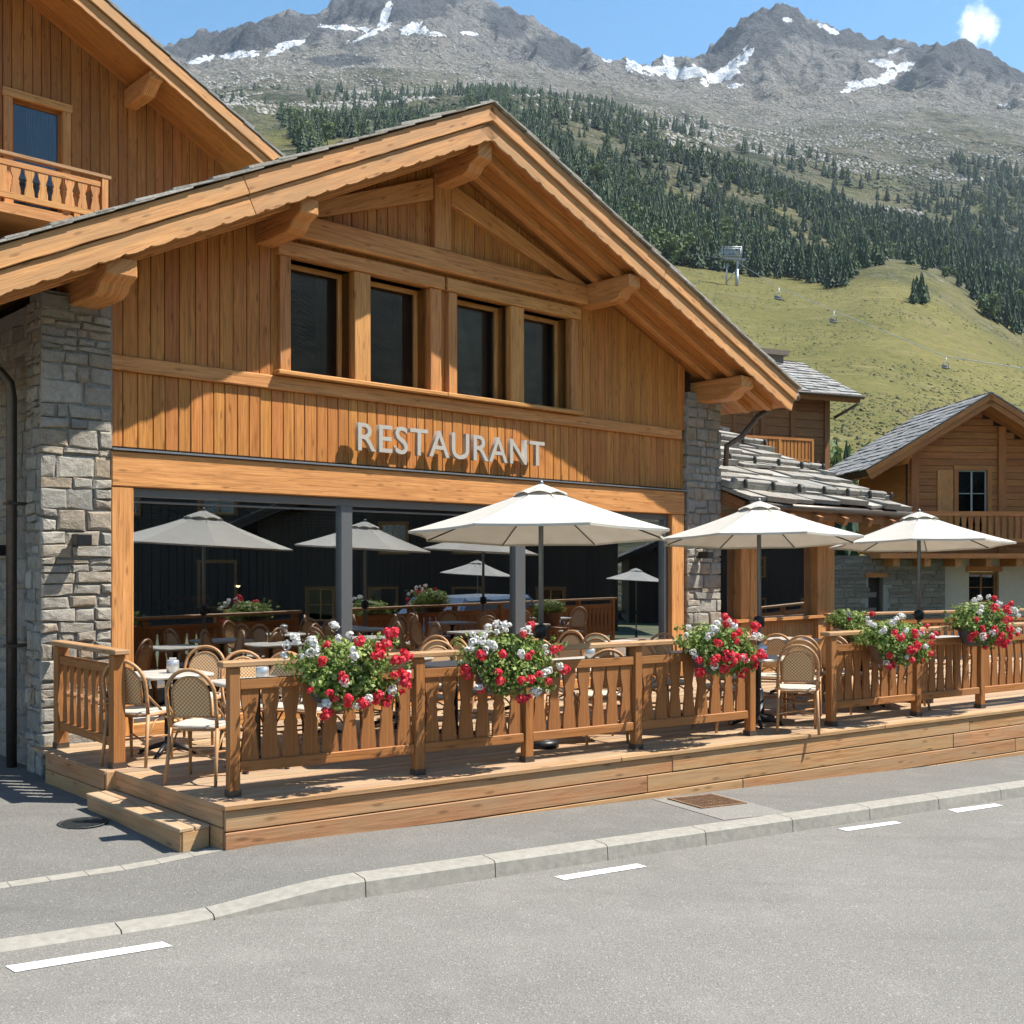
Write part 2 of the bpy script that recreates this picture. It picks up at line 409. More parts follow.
def masonry(mb, o, ex, ez, en, w, h, hmin=.11, hmax=.30, wmin=.14, wmax=.42, holes=(), quoin=False, relief=.03):
    """rough-coursed rubble over a core; one bevelled stone per island"""
    o, ex, ez, en = Vector(o), Vector(ex), Vector(ez), Vector(en)
    z = 0
    while z < h - .02:
        hh = random.uniform(hmin, hmax) if random.random() > .25 else random.uniform(hmin * .6, hmin * 1.1)
        hh = min(hh, h - z)
        if h - z - hh < .05: hh = h - z
        x = -random.uniform(0, .0)
        while x < w - .01:
            ww = min(random.uniform(wmin, wmax) * (1.25 if hh > .2 else 1), w - x)
            if w - x - ww < .07: ww = w - x
            sub = [(z, hh)]
            if hh > .2 and random.random() < .35:
                f = random.uniform(.4, .6); sub = [(z, hh * f), (z + hh * f, hh * (1 - f))]
            for (zz, sh) in sub:
                cx, cz = x + ww / 2, zz + sh / 2
                if any(a < cx < b and c < cz < d for a, b, c, d in holes): continue
                g = .009; b_ = min(.02, sh * .16); pr = relief * random.uniform(.5, 1.4)
                J = lambda k=.015: random.uniform(-k, k)
                ob = [(x + g, zz + g), (x + ww - g, zz + g), (x + ww - g, zz + sh - g), (x + g, zz + sh - g)]
                if x < .001: ob[0] = (0, ob[0][1]); ob[3] = (0, ob[3][1])
                if x + ww > w - .001: ob[1] = (w, ob[1][1]); ob[2] = (w, ob[2][1])
                ob = [(p[0] + (J() if 0 < p[0] < w else 0), p[1] + J()) for p in ob]
                m_ = [(cx + (p[0] - cx) * .5 + 0, cz + (p[1] - cz) * .5) for p in ob]
                ib = []
                for p in ob:
                    dx, dz = cx - p[0], cz - p[1]; l = math.hypot(dx, dz)
                    ib.append((p[0] + dx / l * b_ * 1.3 + J(.006), p[1] + dz / l * b_ * 1.3 + J(.006)))
                P = lambda p, d: o + ex * p[0] + ez * p[1] + en * d
                mids = [((ib[i][0] + ib[(i + 1) % 4][0]) / 2 + J(.012), (ib[i][1] + ib[(i + 1) % 4][1]) / 2 + J(.012)) for i in range(4)]
                vs = [P(p, -.03) for p in ob] + [P(p, pr * .55) for p in ob]
                top = []
                for i in range(4): top += [ib[i], mids[i]]
                tl = random.uniform(-.01, .01); vs += [P(p, pr + tl * (p[0] - cx) / ww + J(.004)) for p in top]
                vs += [P((cx + J(.03), cz + J(.03)), pr + random.uniform(-.004, .010))]
                fs = [(i, (i + 1) % 4, 4 + (i + 1) % 4, 4 + i) for i in range(4)]
                for i in range(4):
                    j = (i + 1) % 4
                    fs += [(4 + i, 4 + j, 8 + 2 * i + 1, 8 + 2 * i), (4 + j, 8 + (2 * j) % 8, 8 + 2 * i + 1)]
                for i in range(8): fs.append((8 + i, 8 + (i + 1) % 8, 16))
                if ex.cross(ez).dot(en) < 0: fs = [tuple(reversed(f)) for f in fs]
                mb.piece(vs, fs, 0, ex)
            x += ww
        z += hh

chalet = thing('restaurant_chalet', 'large golden larch chalet with stone piers, plate glass front and a wide gable roof', 'chalet', F0, FROT)
UAP, ZAP, SL, SR = 4.85, 7.46, .50, .412        # roof apex and slopes (upper surface)
UL0, UR1 = -1.7, 11.32
VF = -1.0                                          # y of the verge (1 m in front of the wall)
DEP = 7.9                                          # roof depth behind the wall
def zt(u): return ZAP - (SL * (UAP - u) if u < UAP else SR * (u - UAP))
WU0, WU1 = .67, 9.66
# --- openings
OPS = [(2.71, 3.56), (3.79, 4.69), (5.12, 6.04), (6.28, 7.18)]
OZ0, OZ1 = 4.17, 5.44
holes = [(a, b, OZ0, OZ1) for a, b in OPS]
mb = MB(); zr = lambda u: zt(u) - .36
strips(mb, WU0, WU1 + .11, lambda u: 4.10, zr, 0.0, .03, .155, .007, holes)
mb.build('upper_cladding', M['clad'], chalet, bevel=.006)
mb = MB(); strips(mb, WU0, WU1 + .11, lambda u: 3.19, lambda u: 3.95, .015, .04, .15, .007)
mb.build('lower_cladding', M['clad'], chalet, bevel=.006)
mb = MB(); strips(mb, WU0 - .3, WU1 + .3, lambda u: 3.0, zr, .05, .2, .6, 0, holes)
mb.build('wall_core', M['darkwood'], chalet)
mb = MB()
mb.box(WU0, WU1, -.035, .05, 3.95, 4.10); mb.build('belt_board', M['beam'], chalet, bevel=.01)
mb = MB(); mb.box(WU0, WU1 + .05, -.11, .03, 3.145, 3.165); mb.build('drip_flashing', M['flash'], chalet)
mb = MB(); mb.box(WU0, WU1, -.08, .08, 2.79, 3.14); mb.build('lintel_beam', M['beam'], chalet, bevel=.01)
mb = MB(); mb.box(WU0, .90, -.07, .12, .3, 2.787); mb.build('door_post', M['beam'], chalet, bevel=.01)
mb = MB(); mb.box(9.36, 9.66, -.07, .12, .3, 2.787); mb.build('door_post', M['beam'], chalet, bevel=.01)
mb = MB(); mb.box(WU0, WU1, -.06, .1, .28, .42); mb.build('door_sill', M['beam'], chalet, bevel=.01)
# --- gable timber frame
mb = MB(); mb.box(2.55, 7.55, -.13, .02, 5.66, 5.92); mb.build('collar_beam', M['beam'], chalet, bevel=.015)
mb = MB(); mb.box(UAP - .12, UAP + .14, -.10, .02, 5.925, 6.86); mb.build('king_post', M['beam'], chalet, bevel=.012)
for sgn, ue, ze in ((-1, 3.05, 5.93), (1, 7.0, 5.93)):
    mb = MB(); x0 = UAP + .01 + sgn * .14
    h = .24
    mb.prism([(x0, 6.80), (x0, 6.80 - h - .03), (ue + sgn * .05, 5.925), (ue + sgn * .55, 5.925)], (0, -.085, 0), (1, 0, 0), (0, 0, 1), (0, .1, 0), 0, (ue - x0, 0, ze - 6.75))
    mb.build('strut', M['beam'], chalet, bevel=.01)
# --- window groups
mb = MB()
for (a, b) in ((2.57, 4.87), (4.97, 7.32)):
    mb.box(a - .03, b + .03, -.085, .03, 5.44, 5.60, 0, (1, 0, 0))
    mb.box(a - .05, b + .05, -.12, .03, 4.11, 4.16, 0, (1, 0, 0))
for a, b in ((2.57, 2.71), (3.56, 3.79), (4.69, 4.86), (4.98, 5.12), (6.04, 6.28), (7.18, 7.31)):
    mb.box(a, b, -.06, .03, 4.163, 5.437, 0, (0, 0, 1))
mb.build('window_surround', M['beam'], chalet, bevel=.008)
for a, b in OPS:
    mb = MB(); y0, y1 = .032, .26
    mb.box(a - .03, a, y0, y1, OZ0, OZ1); mb.box(b, b + .03, y0, y1, OZ0, OZ1); mb.box(a - .03, b + .03, y0, y1, OZ1, OZ1 + .03); mb.box(a - .03, b + .03, y0, y1, OZ0 - .03, OZ0)
    w = mb.build('window', M['clad'], chalet)
    mb = MB(); f = .055
    mb.box(a, a + f, .2, .26, OZ0, OZ1); mb.box(b - f, b, .2, .26, OZ0, OZ1); mb.box(a + f, b - f, .2, .26, OZ1 - f, OZ1); mb.box(a + f, b - f, .2, .26, OZ0, OZ0 + f)
    mb.build('frame', M['beam'], w, bevel=.006)
    mb = MB(); mb.box(a + f - .01, b - f + .01, .232, .24, OZ0 + f - .01, OZ1 - f + .01); mb.build('pane', M['winglass'], w)
    mb = MB(); k = 40; P = []
    for i in range(k + 1):
        x = b - f - .20 + .2 * i / k; P.append((x, .36 + .02 * math.sin(i * 1.1)))
    mb.prism(P + [(x, y + .01) for x, y in reversed(P)], (0, 0, OZ0 - .1), (1, 0, 0), (0, 1, 0), (0, 0, OZ1 - OZ0 + .2)); mb.build('curtain', M['darkwood'], w)
# --- purlins (projecting, carved ends)
def purlin(uc, ztop, w=.22, h=.32, y_in=.3):
    mb = MB()
    prof = [(y_in, ztop), (y_in, ztop - h), (VF + .40, ztop - h), (VF + .31, ztop - h + .03), (VF + .25, ztop - h + .10), (VF + .20, ztop - h + .115), (VF + .10, ztop - h + .15), (VF + .10, ztop)]
    mb.prism(prof, (uc - w / 2, 0, 0), (0, 1, 0), (0, 0, 1), (w, 0, 0), 0, (0, 1, 0))
    return mb.build('purlin', M['beam'], chalet, bevel=.012)
zs = lambda u: zt(u) - .33
purlin(UAP, zs(UAP) - .06, h=.38); purlin(2.42, zs(2.42) - .09); purlin(7.55, zs(7.55) - .07); purlin(.42, zs(.42) - .09, .3); purlin(10.15, zs(10.15) - .07, .3)
# --- roof
def slope_frame(side):
    if side < 0: u0, u1, s = UL0, UAP, SL
    else: u0, u1, s = UR1, UAP, SR
    es = Vector((u1 - u0, 0, ZAP - zt(u0))); L = es.length; es.normalize()
    en = Vector((-es.z, 0, es.x)) if side < 0 else Vector((es.z * 1.0, 0, -es.x))
    if en.z < 0: en = -en
    return Vector((u0, VF, zt(u0))), es, en, L
for side in (-1, 1):
    o, es, en, L = slope_frame(side)
    # soffit boards running along the slope + rafters
    mb = MB(); y = VF + .06
    while y < DEP:
        yb = min(y + .16, DEP); c = o + es * (L / 2) - en * .30; c.y = (y + yb) / 2
        mb.obox(c, es * (L / 2 - .005), Vector((0, (yb - y) / 2 - .003, 0)), en * .012); y += .16
    mb.build('soffit', M['soffit'], chalet)
    for y in (VF + .34, VF + .74):
        mb = MB(); c = o + es * (L / 2) - en * .36; c.y = y
        mb.obox(c, es * (L / 2 - .12), Vector((0, .05, 0)), en * .048); mb.build('rafter', M['beam'], chalet, bevel=.006)
    mb = MB(); c = o + es * (L / 2) - en * .165; c.y = (VF + .05 + DEP) / 2
    mb.obox(c, es * (L / 2 - .05), Vector((0, (DEP - VF - .05) / 2 - .02, 0)), en * .12); mb.build('roof_core', M['darkwood'], chalet)
    # bargeboards: proud upper board, set-back lower board with scalloped edge
    mb = MB(); nseg = 2
    for i in range(nseg):
        a, b = L * i / nseg + (.002 if i else -.03), L * (i + 1) / nseg - .002
        lo_j, hi_j = 0, 0
        N_ = 24; bot = [(a + (b - a) * k / N_, -.185 + random.uniform(-.004, .004)) for k in range(N_ + 1)]
        mb.prism(bot + [(b, -.005), (a, -.005)], o + Vector((0, -.02, 0)), es, en, (0, .055, 0), 0, es)
    mb.build('upper_bargeboard', M['barge'], chalet, bevel=.006)
    mb = MB()
    for i in range(nseg):
        a, b = L * i / nseg + (.002 if i else -.02), L * (i + 1) / nseg - .002
        n_ = max(8, int((b - a) / .03)); bot = []
        for k in range(n_ + 1):
            x = a + (b - a) * k / n_
            ph = (x / .27) % 1.0
            bot.append((x, -.375 - .012 * abs(math.sin(math.pi * ph)) + (.010 if ph < .14 else 0) + random.uniform(-.003, .003)))
        mb.prism(bot + [(b, -.19), (a, -.19)], o + Vector((0, .015, 0)), es, en, (0, .04, 0), 0, es)
    mb.build('lower_bargeboard', M['barge'], chalet, bevel=.005)
    mb = MB(); ex = Vector((0, 1, 0))
    roof_slabs(mb, o - es * .06 + Vector((0, -.07, 0)), ex, es, en, DEP - VF + .07, L + .05, .42, th=.028, jit=.025)
    mb.build('roof_slabs', M['slab'], chalet)
    mb = MB(); eo = o - es * .05 - en * .10
    pts = [eo + Vector((-.06 * side * -1, y, 0)) for y in (0.02, DEP - VF)]
    mb.tube(pts, .065, 10); mb.build('gutter', M['gutter'], chalet)
mb = MB()
for k in range(14):
    y = VF - .02 + k * .65; mb.obox((UAP, y + .3, ZAP + .012), (.07, 0, random.uniform(-.004, .004)), (0, .33, 0), (0, 0, .012))
mb.build('ridge_slab', M['slab'], chalet)
mb = MB(); g0 = Vector((UR1 + .06, VF + .5, zt(UR1) - .12))
mb.tube([g0, g0 + Vector((0, 0, -.12)), g0 + Vector((-.12, .2, -.25)), Vector((10.75, -.35, 4.05)), Vector((10.68, -.12, 3.92)), Vector((10.68, -.1, 3.6))], .045, 10)
mb.build('downpipe', M['gutter'], chalet)
# --- stone piers and flank wall
mb = MB(); P0 = -.075
mb.box(.03, WU0 + .02, P0 + .032, .33, -.4, 4.62); mb.build('pier_core', M['mortar'], chalet)
mb = MB(); mb.box(.12, .2, .33, DEP, -.4, 4.6); mb.build('flank_core', M['mortar'], chalet)
mb = MB(); mb.box(WU1 + .13, 10.58, P0 + .03, .6, -.9, 4.7)
mb.build('pier_core', M['mortar'], chalet)
mb = MB()
masonry(mb, (0, P0 + .03, -.35), (1, 0, 0), (0, 0, 1), (0, -1, 0), WU0, 4.95, .08, .22, .11, .34)
masonry(mb, (.03, .36, -.35), (0, -1, 0), (0, 0, 1), (-1, 0, 0), .40, 4.9, .08, .22, .10, .26)
masonry(mb, (.13, 2.6, -.35), (0, -1, 0), (0, 0, 1), (-1, 0, 0), 2.26, 4.8, .10, .27, .15, .45)
mb.build('stone_pier', M['stone'], chalet)
mb = MB()
masonry(mb, (WU1 + .08, P0 + .03, -.8), (1, 0, 0), (0, 0, 1), (0, -1, 0), 10.6 - WU1 - .08, 5.4, .08, .22, .11, .34)
masonry(mb, (WU1 + .11, .4, -.8), (0, -1, 0), (0, 0, 1), (-1, 0, 0), .46, 5.4, .10, .27, .12, .3)
mb.build('stone_pier', M['stone'], chalet)
mb = MB(); x = .02; y = .60
mb.tube([(-.9, y, 3.98), (-.35, y, 3.95), (-.16, y, 3.9), (-.07, y, 3.80), (-.05, y, 3.66), (-.05, y, .0)], .05, 10)
for z in (1.2, 2.6): mb.box(-.11, .12, y - .06, y + .06, z, z + .03)
mb.build('drainpipe', M['gutter'], chalet)
# --- shop glazing
glz = MB(); fr = MB()
mul = [(.90, .93), (fu(340, -.03), fu(351, -.03)), (fu(514, -.03), fu(524, -.03)), (9.2, 9.36)]
for a, b in mul[1:3]: fr.box(a, b, .0, .12, .42, 2.70)
fr.box(.90, .925, .03, .12, .42, 2.70); fr.box(9.27, 9.36, .0, .12, .42, 2.70)
fr.box(.90, 9.36, .0, .12, 2.70, 2.787); fr.box(.90, 9.36, .03, .1, 2.64, 2.66); fr.box(.90, 9.36, .0, .12, .42, .47)
fr.build('shopfront_frame', M['frame'], chalet, bevel=.004)
cuts = [.92, (mul[1][0] + mul[1][1]) / 2, (mul[2][0] + mul[2][1]) / 2, 9.32]
for a, b in zip(cuts, cuts[1:]):
    mb = MB(); mb.box(a, b, .06, .07, .45, 2.72); mb.build('glass_pane', M['glass'], chalet)
# --- interior shell
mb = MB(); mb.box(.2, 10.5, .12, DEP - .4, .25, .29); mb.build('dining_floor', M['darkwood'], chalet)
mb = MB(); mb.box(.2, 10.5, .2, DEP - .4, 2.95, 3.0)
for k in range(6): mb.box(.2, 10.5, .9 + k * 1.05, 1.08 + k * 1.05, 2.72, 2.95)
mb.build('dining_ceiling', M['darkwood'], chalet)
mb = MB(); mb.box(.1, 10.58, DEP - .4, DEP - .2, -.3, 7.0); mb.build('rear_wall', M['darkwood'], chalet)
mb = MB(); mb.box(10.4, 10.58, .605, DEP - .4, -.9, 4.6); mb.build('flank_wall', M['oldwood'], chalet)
# gable side walls under roof at the rear
# --- wall lamps
def wall_lamp(u, z, lab, y=P0):
    l = thing('wall_lamp', lab, 'wall lamp', F0 + U * u + N * (y - .03) + Vector((0, 0, z)), FROT, 'black box lamps on the stone walls')
    mb = MB(); mb.box(-.03, .03, -.03, .03, -.05, .05); mb.build('bracket', M['darkmetal'], l)
    mb = MB(); mb.box(-.07, .07, -.19, -.03, -.055, .055); mb.build('lamp_box', M['darkmetal'], l, bevel=.008)
u_, z_ = fp(79, 540, .15); wall_lamp(u_, z_, 'small black box lamp on the sunlit stone pier left of the glass front')
u_, z_ = fp(703, 555, .15); wall_lamp(u_, z_, 'small black box lamp on the stone pier right of the glass front')
l = thing('wall_lamp', 'small black box lamp on the shaded flank wall beside the drainpipe', 'wall lamp', F0 + U * .09 + N * 1.12 + Vector((0, 0, 2.16)), FROT, 'black box lamps on the stone walls')
mb = MB(); mb.box(-.04, .03, -.03, .03, -.05, .05); mb.build('bracket', M['darkmetal'], l)
mb = MB(); mb.box(-.18, -.04, -.07, .07, -.055, .055); mb.build('lamp_box', M['darkmetal'], l, bevel=.008)
# --- sign
cu = bpy.data.curves.new('txt', 'FONT'); cu.body = 'RESTAURANT'; cu.size = .46; cu.extrude = .03; cu.offset = .003; cu.space_character = 1.08; cu.resolution_u = 4
to = bpy.data.objects.new('txt', cu); COL.objects.link(to)
bpy.context.view_layer.update()
dg = bpy.context.evaluated_depsgraph_get(); me = bpy.data.meshes.new_from_object(to.evaluated_get(dg))
bpy.data.objects.remove(to)
xs = [v.co.x for v in me.vertices]; ys = [v.co.y for v in me.vertices]
x0, x1, y0, y1 = min(xs), max(xs), min(ys), max(ys)
for v in me.vertices:
    v.co = Vector(((v.co.x - x0) / (x1 - x0) * 3.02, (v.co.y - y0) / (y1 - y0) * .33, v.co.z))
sg = thing('restaurant_sign', 'raised pale metal letters reading RESTAURANT across the larch front', 'sign', F0 + U * 3.54 + N * -.13 + Vector((0, 0, 3.335)), FROT)
so = bpy.data.objects.new('lettering', me); me.materials.clear(); me.materials.append(M['letters']); COL.objects.link(so); so.parent = sg; so.rotation_euler.x = R(90)

# ================================================================== UPPER CHALET (behind, left)
def gable_house(name, label, origin, rot, uap, zap, s, ul, ur, wl, wr, z0, yf, dep, over, wmat, holes=(), cat='chalet', slabmat='slate', wallz=None, boardw=.17, horiz=0):
    h = thing(name, label, cat, origin, rot)
    zt = lambda u: zap - s * abs(u - uap)
    mb = MB()
    if not horiz: strips(mb, wl, wr, lambda u: z0, lambda u: zt(u) - .30, yf, yf + .04, boardw, .008, holes)
    else:
        z = z0
        while z < zap - .4:
            ze = z + horiz - .012; hw = (zap - .3 - ze) / s; a, b = max(wl, uap - hw), min(wr, uap + hw); cuts_ = [(a, b)]
            for (ha, hb, hz0, hz1) in holes:
                if ze > hz0 and z < hz1: cuts_ = [(a, ha), (hb, b)]
            for a_, b_ in cuts_:
                if b_ - a_ > .05: mb.box(a_, b_, yf + random.uniform(0, .006), yf + .04, z, ze, 0, (1, 0, 0))
            z += horiz
    mb.build('wall', M[wmat], h, bevel=.008)
    mb = MB(); strips(mb, wl, wr, lambda u: z0, lambda u: zt(u) - .30, yf + .05, yf + .2, .8, 0, holes); mb.build('wall_core', M['darkwood'], h)
    mb = MB(); mb.box(wr - .15, wr, yf + .2, yf + dep, z0, zt(wr) - .2); mb.box(wl, wl + .15, yf + .2, yf + dep, z0, zt(wl) - .2); mb.box(wl, wr, yf + dep - .1, yf + dep, z0, min(zt(wl), zt(wr)) - .3); mb.build('flank_wall', M[wmat], h)
    for side, ue in ((-1, ul), (1, ur)):
        es = Vector((uap - ue, 0, zap - zt(ue))); L = es.length; es.normalize(); en = Vector((-es.z, 0, es.x))
        if en.z < 0: en = -en
        o = Vector((ue, yf - over, zt(ue)))
        mb = MB(); y = yf - over + .05
        while y < yf + dep:
            c = o + es * L / 2 - en * .27; c.y = y + .1; mb.obox(c, es * (L / 2 - .01), (0, .097, 0), en * .015); y += .2
        mb.build('soffit', M['soffit'] if wmat == 'upwood' else M[wmat], h)
        mb = MB(); c = o + es * L / 2 - en * .13; c.y = yf + (dep - over) / 2 + .03
        mb.obox(c, es * (L / 2 - .03), (0, (dep + over) / 2 - .03, 0), en * .11); mb.build('roof_core', M['darkwood'], h)
        mb = MB(); c = o + es * L / 2 - en * .10; c.y = yf - over - .01; mb.obox(c, es * (L / 2 + .01), (0, .025, 0), en * .09); mb.build('upper_bargeboard', M['barge'] if wmat == 'upwood' else M[wmat], h, bevel=.006)
        n_ = int(L / .06); bot = [(L * k / n_, -.37 - .012 * abs(math.sin(math.pi * (L * k / n_) / .27))) for k in range(n_ + 1)]
        mb = MB(); mb.prism(bot + [(L, -.195), (0, -.195)], o + Vector((0, .02, 0)), es, en, (0, .04, 0), 0, es); mb.build('lower_bargeboard', M['barge'] if wmat == 'upwood' else M[wmat], h)
        mb = MB(); roof_slabs(mb, o - es * .05 + Vector((0, -.06, 0)), (0, 1, 0), es, en, dep + over, L + .05, .4, .25, .6, .035); mb.build('roof_slabs', M[slabmat], h)
        for f in (.28, .66) if wmat == 'upwood' else (.35,):
            u = ue + (uap - ue) * f; ztp = zt(u) - .36; mb = MB()
            mb.prism([(yf + .1, ztp), (yf + .1, ztp - .32), (yf - over + .42, ztp - .32), (yf - over + .2, ztp - .16), (yf - over + .1, ztp - .14), (yf - over + .1, ztp)], (u - .12, 0, 0), (0, 1, 0), (0, 0, 1), (.24, 0, 0), 0, (0, 1, 0))
            mb.build('purlin', M['beam'] if wmat == 'upwood' else M[wmat], h, bevel=.012)
    return h, zt
def casement(h, a, b, z0, z1, y, wmat, fmat, bars=(1, 1), trim=.1, sill=True, curtain=False, depth=.1):
    mb = MB()
    mb.box(a - trim, a, y - .05, y + depth, z0, z1); mb.box(b, b + trim, y - .05, y + depth, z0, z1)
    mb.box(a - trim - .02, b + trim + .02, y - .06, y + depth, z1, z1 + trim)
    if sill: mb.box(a - trim - .03, b + trim + .03, y - .1, y + depth, z0 - .06, z0)
    w = mb.build('window', M[wmat], h, bevel=.006)
    mb = MB(); f = .05
    mb.box(a, a + f, y + .06, y + .12, z0, z1); mb.box(b - f, b, y + .06, y + .12, z0, z1); mb.box(a + f, b - f, y + .06, y + .12, z1 - f, z1); mb.box(a + f, b - f, y + .06, y + .12, z0, z0 + f)
    for i in range(1, bars[0]): x = a + (b - a) * i / bars[0]; mb.box(x - .03, x + .03, y + .065, y + .115, z0 + f, z1 - f)
    for i in range(1, bars[1]): z = z0 + (z1 - z0) * i / bars[1]; mb.box(a + f, b - f, y + .07, y + .11, z - .015, z + .015)
    mb.build('frame', M[fmat], w)
    mb = MB(); mb.box(a + f - .01, b - f + .01, y + .086, y + .094, z0 + f - .01, z1 - f + .01); mb.build('pane', M['winglass'], w)
    if curtain:
        k = 60; x0 = a + (b - a) * .35; P = [(x0 + (b - x0) * i / k, y + .16 + .02 * math.sin(i * 1.3)) for i in range(k + 1)]
        mb = MB(); mb.prism(P + [(x, yy + .01) for x, yy in reversed(P)], (0, 0, z0 - .05), (1, 0, 0), (0, 1, 0), (0, 0, z1 - z0 + .1)); mb.build('curtain', M['curtain'], w)
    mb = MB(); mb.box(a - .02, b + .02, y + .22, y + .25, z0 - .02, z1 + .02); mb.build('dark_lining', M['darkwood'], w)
    return w
YU = 8.5
wa, wz0 = fp(12, 150, -YU); wb, wz1 = fp(62, 113, -YU); wz1 += .02
wz0 = 8.05
up, ztu = gable_house('upper_chalet', 'taller larch chalet behind on the left with a balcony and wide carved eaves', F0, FROT, -1.6, 14.18, .525, -10.5, 7.05, -8.5, 6.4, -.5, YU, 9, 1.15, 'upwood', [(wa, wb, wz0, wz1)])
casement(up, wa, wb, wz0, wz1, YU, 'beam', 'upwood', (1, 1), .14, True, True)
yb = YU - 1.3
ur, zr1 = fp(108, 176, -yb); _, zr0 = fp(108, 219, -yb)
mb = MB()
mb.box(-4, ur + .05, yb - .02, yb + .1, zr1 - .05, zr1); mb.build('balcony_top_rail', M['railtop'], up)
mb = MB(); mb.box(-4, ur, yb + .01, yb + .07, zr1 - .20, zr1 - .12); mb.box(-4, ur, yb + .01, yb + .07, zr0, zr0 + .09); mb.build('balcony_rail', M['beam'], up)
mb = MB(); mb.box(ur - .1, ur, yb - .01, yb + .09, zr0 - .1, zr1 - .052); mb.box(ur - .1, ur, YU - .12, YU - .02, zr0 - .1, zr1 - .052)
mb.box(ur - .08, ur - .02, yb + .09, YU - .12, zr1 - .06, zr1 - .0); mb.build('balcony_post', M['beam'], up)
def baluster_poly(w, z0, z1, waist=.6):
    n = 18; L = []
    for i in range(n + 1):
        f = i / n
        k = 1.0
        if .10 < f < .9:
            g = (f - .10) / .8
            k = 1 - (1 - waist) * (math.sin(math.pi * g) ** 2 if True else 0) * (1.0 if g > .5 else .75) - .12 * math.exp(-((g - .5) / .05) ** 2) * -1.2
        L.append((w / 2 * k, z0 + (z1 - z0) * f))
    return L + [(-x, z) for x, z in reversed(L)]
mb = MB(); x = ur - .2
while x > -2:
    mb.prism(baluster_poly(.15, zr0 + .092, zr1 - .202, .5), (x, yb + .02, 0), (1, 0, 0), (0, 0, 1), (0, .035, 0), 0, (0, 0, 1)); x -= .21
mb.build('balcony_balusters', M['beam'], up)
mb = MB(); mb.box(-4, ur, yb - .03, YU - .002, zr0 - .25, zr0 - .1); mb.build('balcony_floor', M['beam'], up)

# ================================================================== ANNEX (right of the pier)
ann = thing('annex', 'low glazed annex with a heavy stone slab roof right of the main gable', 'annex', F0, FROT)
AU0, AU1, AV = 10.6, 15.75, -.5
AZ, AS = 3.02, .44
aes = Vector((0, 1, AS)).normalized(); aen = Vector((0, -AS, 1)).normalized()
AL = 5.4
ao = Vector((AU0 + .02, AV, AZ))
mb = MB(); c = ao + Vector(((AU1 - AU0) / 2, 0, 0)) + aes * AL / 2 - aen * .1
mb.obox(c, ((AU1 - AU0) / 2 - .03, 0, 0), aes * AL / 2, aen * .09); mb.build('roof_core', M['oldwood'], ann)
mb = MB(); roof_slabs(mb, ao - aes * .1, (1, 0, 0), aes, aen, AU1 - AU0, AL, .46, .4, 1.0, .075, .05); mb.build('roof_slabs', M['slab'], ann)
for s in (.42, 2.0, 3.5):      # stone snow guards on iron hooks
    mb = MB(); p = ao + aes * s + aen * .18; x = .1
    while x < AU1 - AU0 - .3:
        w = random.uniform(.7, 1.2); w = min(w, AU1 - AU0 - .05 - x)
        c = p + Vector((x + w / 2, 0, 0)); mb.obox(c, (w / 2 - .01, 0, 0), aes * .05, aen * random.uniform(.04, .055)); x += w
    mb.build('snow_guard', M['slab'], ann, bevel=.02)
    x = .35
    while x < AU1 - AU0:
        mb = MB(); c = p + Vector((x, 0, .02)) - aes * .1; mb.lathe([(.032, -.08), (.034, .05), (.02, .065)], 8, c); x += .78
        mb.build('snow_hook', M['iron'], ann)
mb = MB(); mb.obox(ao + Vector(((AU1 - AU0) / 2, -.02, -.16)), ((AU1 - AU0) / 2, 0, 0), (0, .03, 0), (0, 0, .09)); mb.build('fascia_board', M['oldwood'], ann)
mb = MB(); mb.tube([ao + Vector((0, -.1, -.06)), ao + Vector((AU1 - AU0 + .05, -.1, -.06))], .06, 10); mb.build('gutter', M['gutter'], ann)
mb = MB()
for k in range(7): x = .3 + k * .82; mb.obox(ao + Vector((x, .25, -.19 + .11)), (.06, 0, 0), aes * .45, aen * .07)
mb.build('rafter', M['oldwood'], ann)
mb = MB(); c = ao + Vector((AU1 - AU0 + .01, 0, 0)) + aes * AL / 2 - aen * .12; mb.obox(c, (.03, 0, 0), aes * AL / 2, aen * .12); mb.build('bargeboard', M['oldwood'], ann)
for a, b in ((11.5, 12.0), (13.85, 14.4)):
    mb = MB(); mb.box(a, (a + b) / 2 - .004, .18, .42, -.7, 2.86); mb.box((a + b) / 2 + .004, b, .17, .42, -.7, 2.86); mb.build('timber_post', M['beam'], ann, bevel=.012)
mb = MB(); mb.box(10.6, 14.4, .2, .5, 2.5, 2.86); mb.build('lintel_beam', M['oldwood'], ann)
mb = MB()
strips(mb, 10.6, 14.4, lambda u: -.7, lambda u: 1.06, .26, .3, .18, .006); mb.build('plinth_boards', M['beam'], ann)
mb = MB(); mb.box(10.6, 14.4, .12, .3, 1.06, 1.11); mb.build('window_sill', M['beam'], ann)
mb = MB(); mb.box(10.6, 11.5, .33, .34, 1.11, 2.5); mb.build('glass_pane', M['glass'], ann)
mb = MB(); mb.box(12.0, 13.85, .33, .34, 1.11, 2.5); mb.build('glass_pane', M['glass'], ann)
mb = MB(); mb.box(10.6, 14.4, 4.0, 4.1, -.8, 4.8); mb.box(14.3, 14.4, .42, 4.0, -.8, 2.9); mb.build('inner_wall', M['darkwood'], ann)
mb = MB(); mb.box(10.6, 14.4, .45, 4.0, .2, .28); mb.build('annex_floor', M['darkwood'], ann)

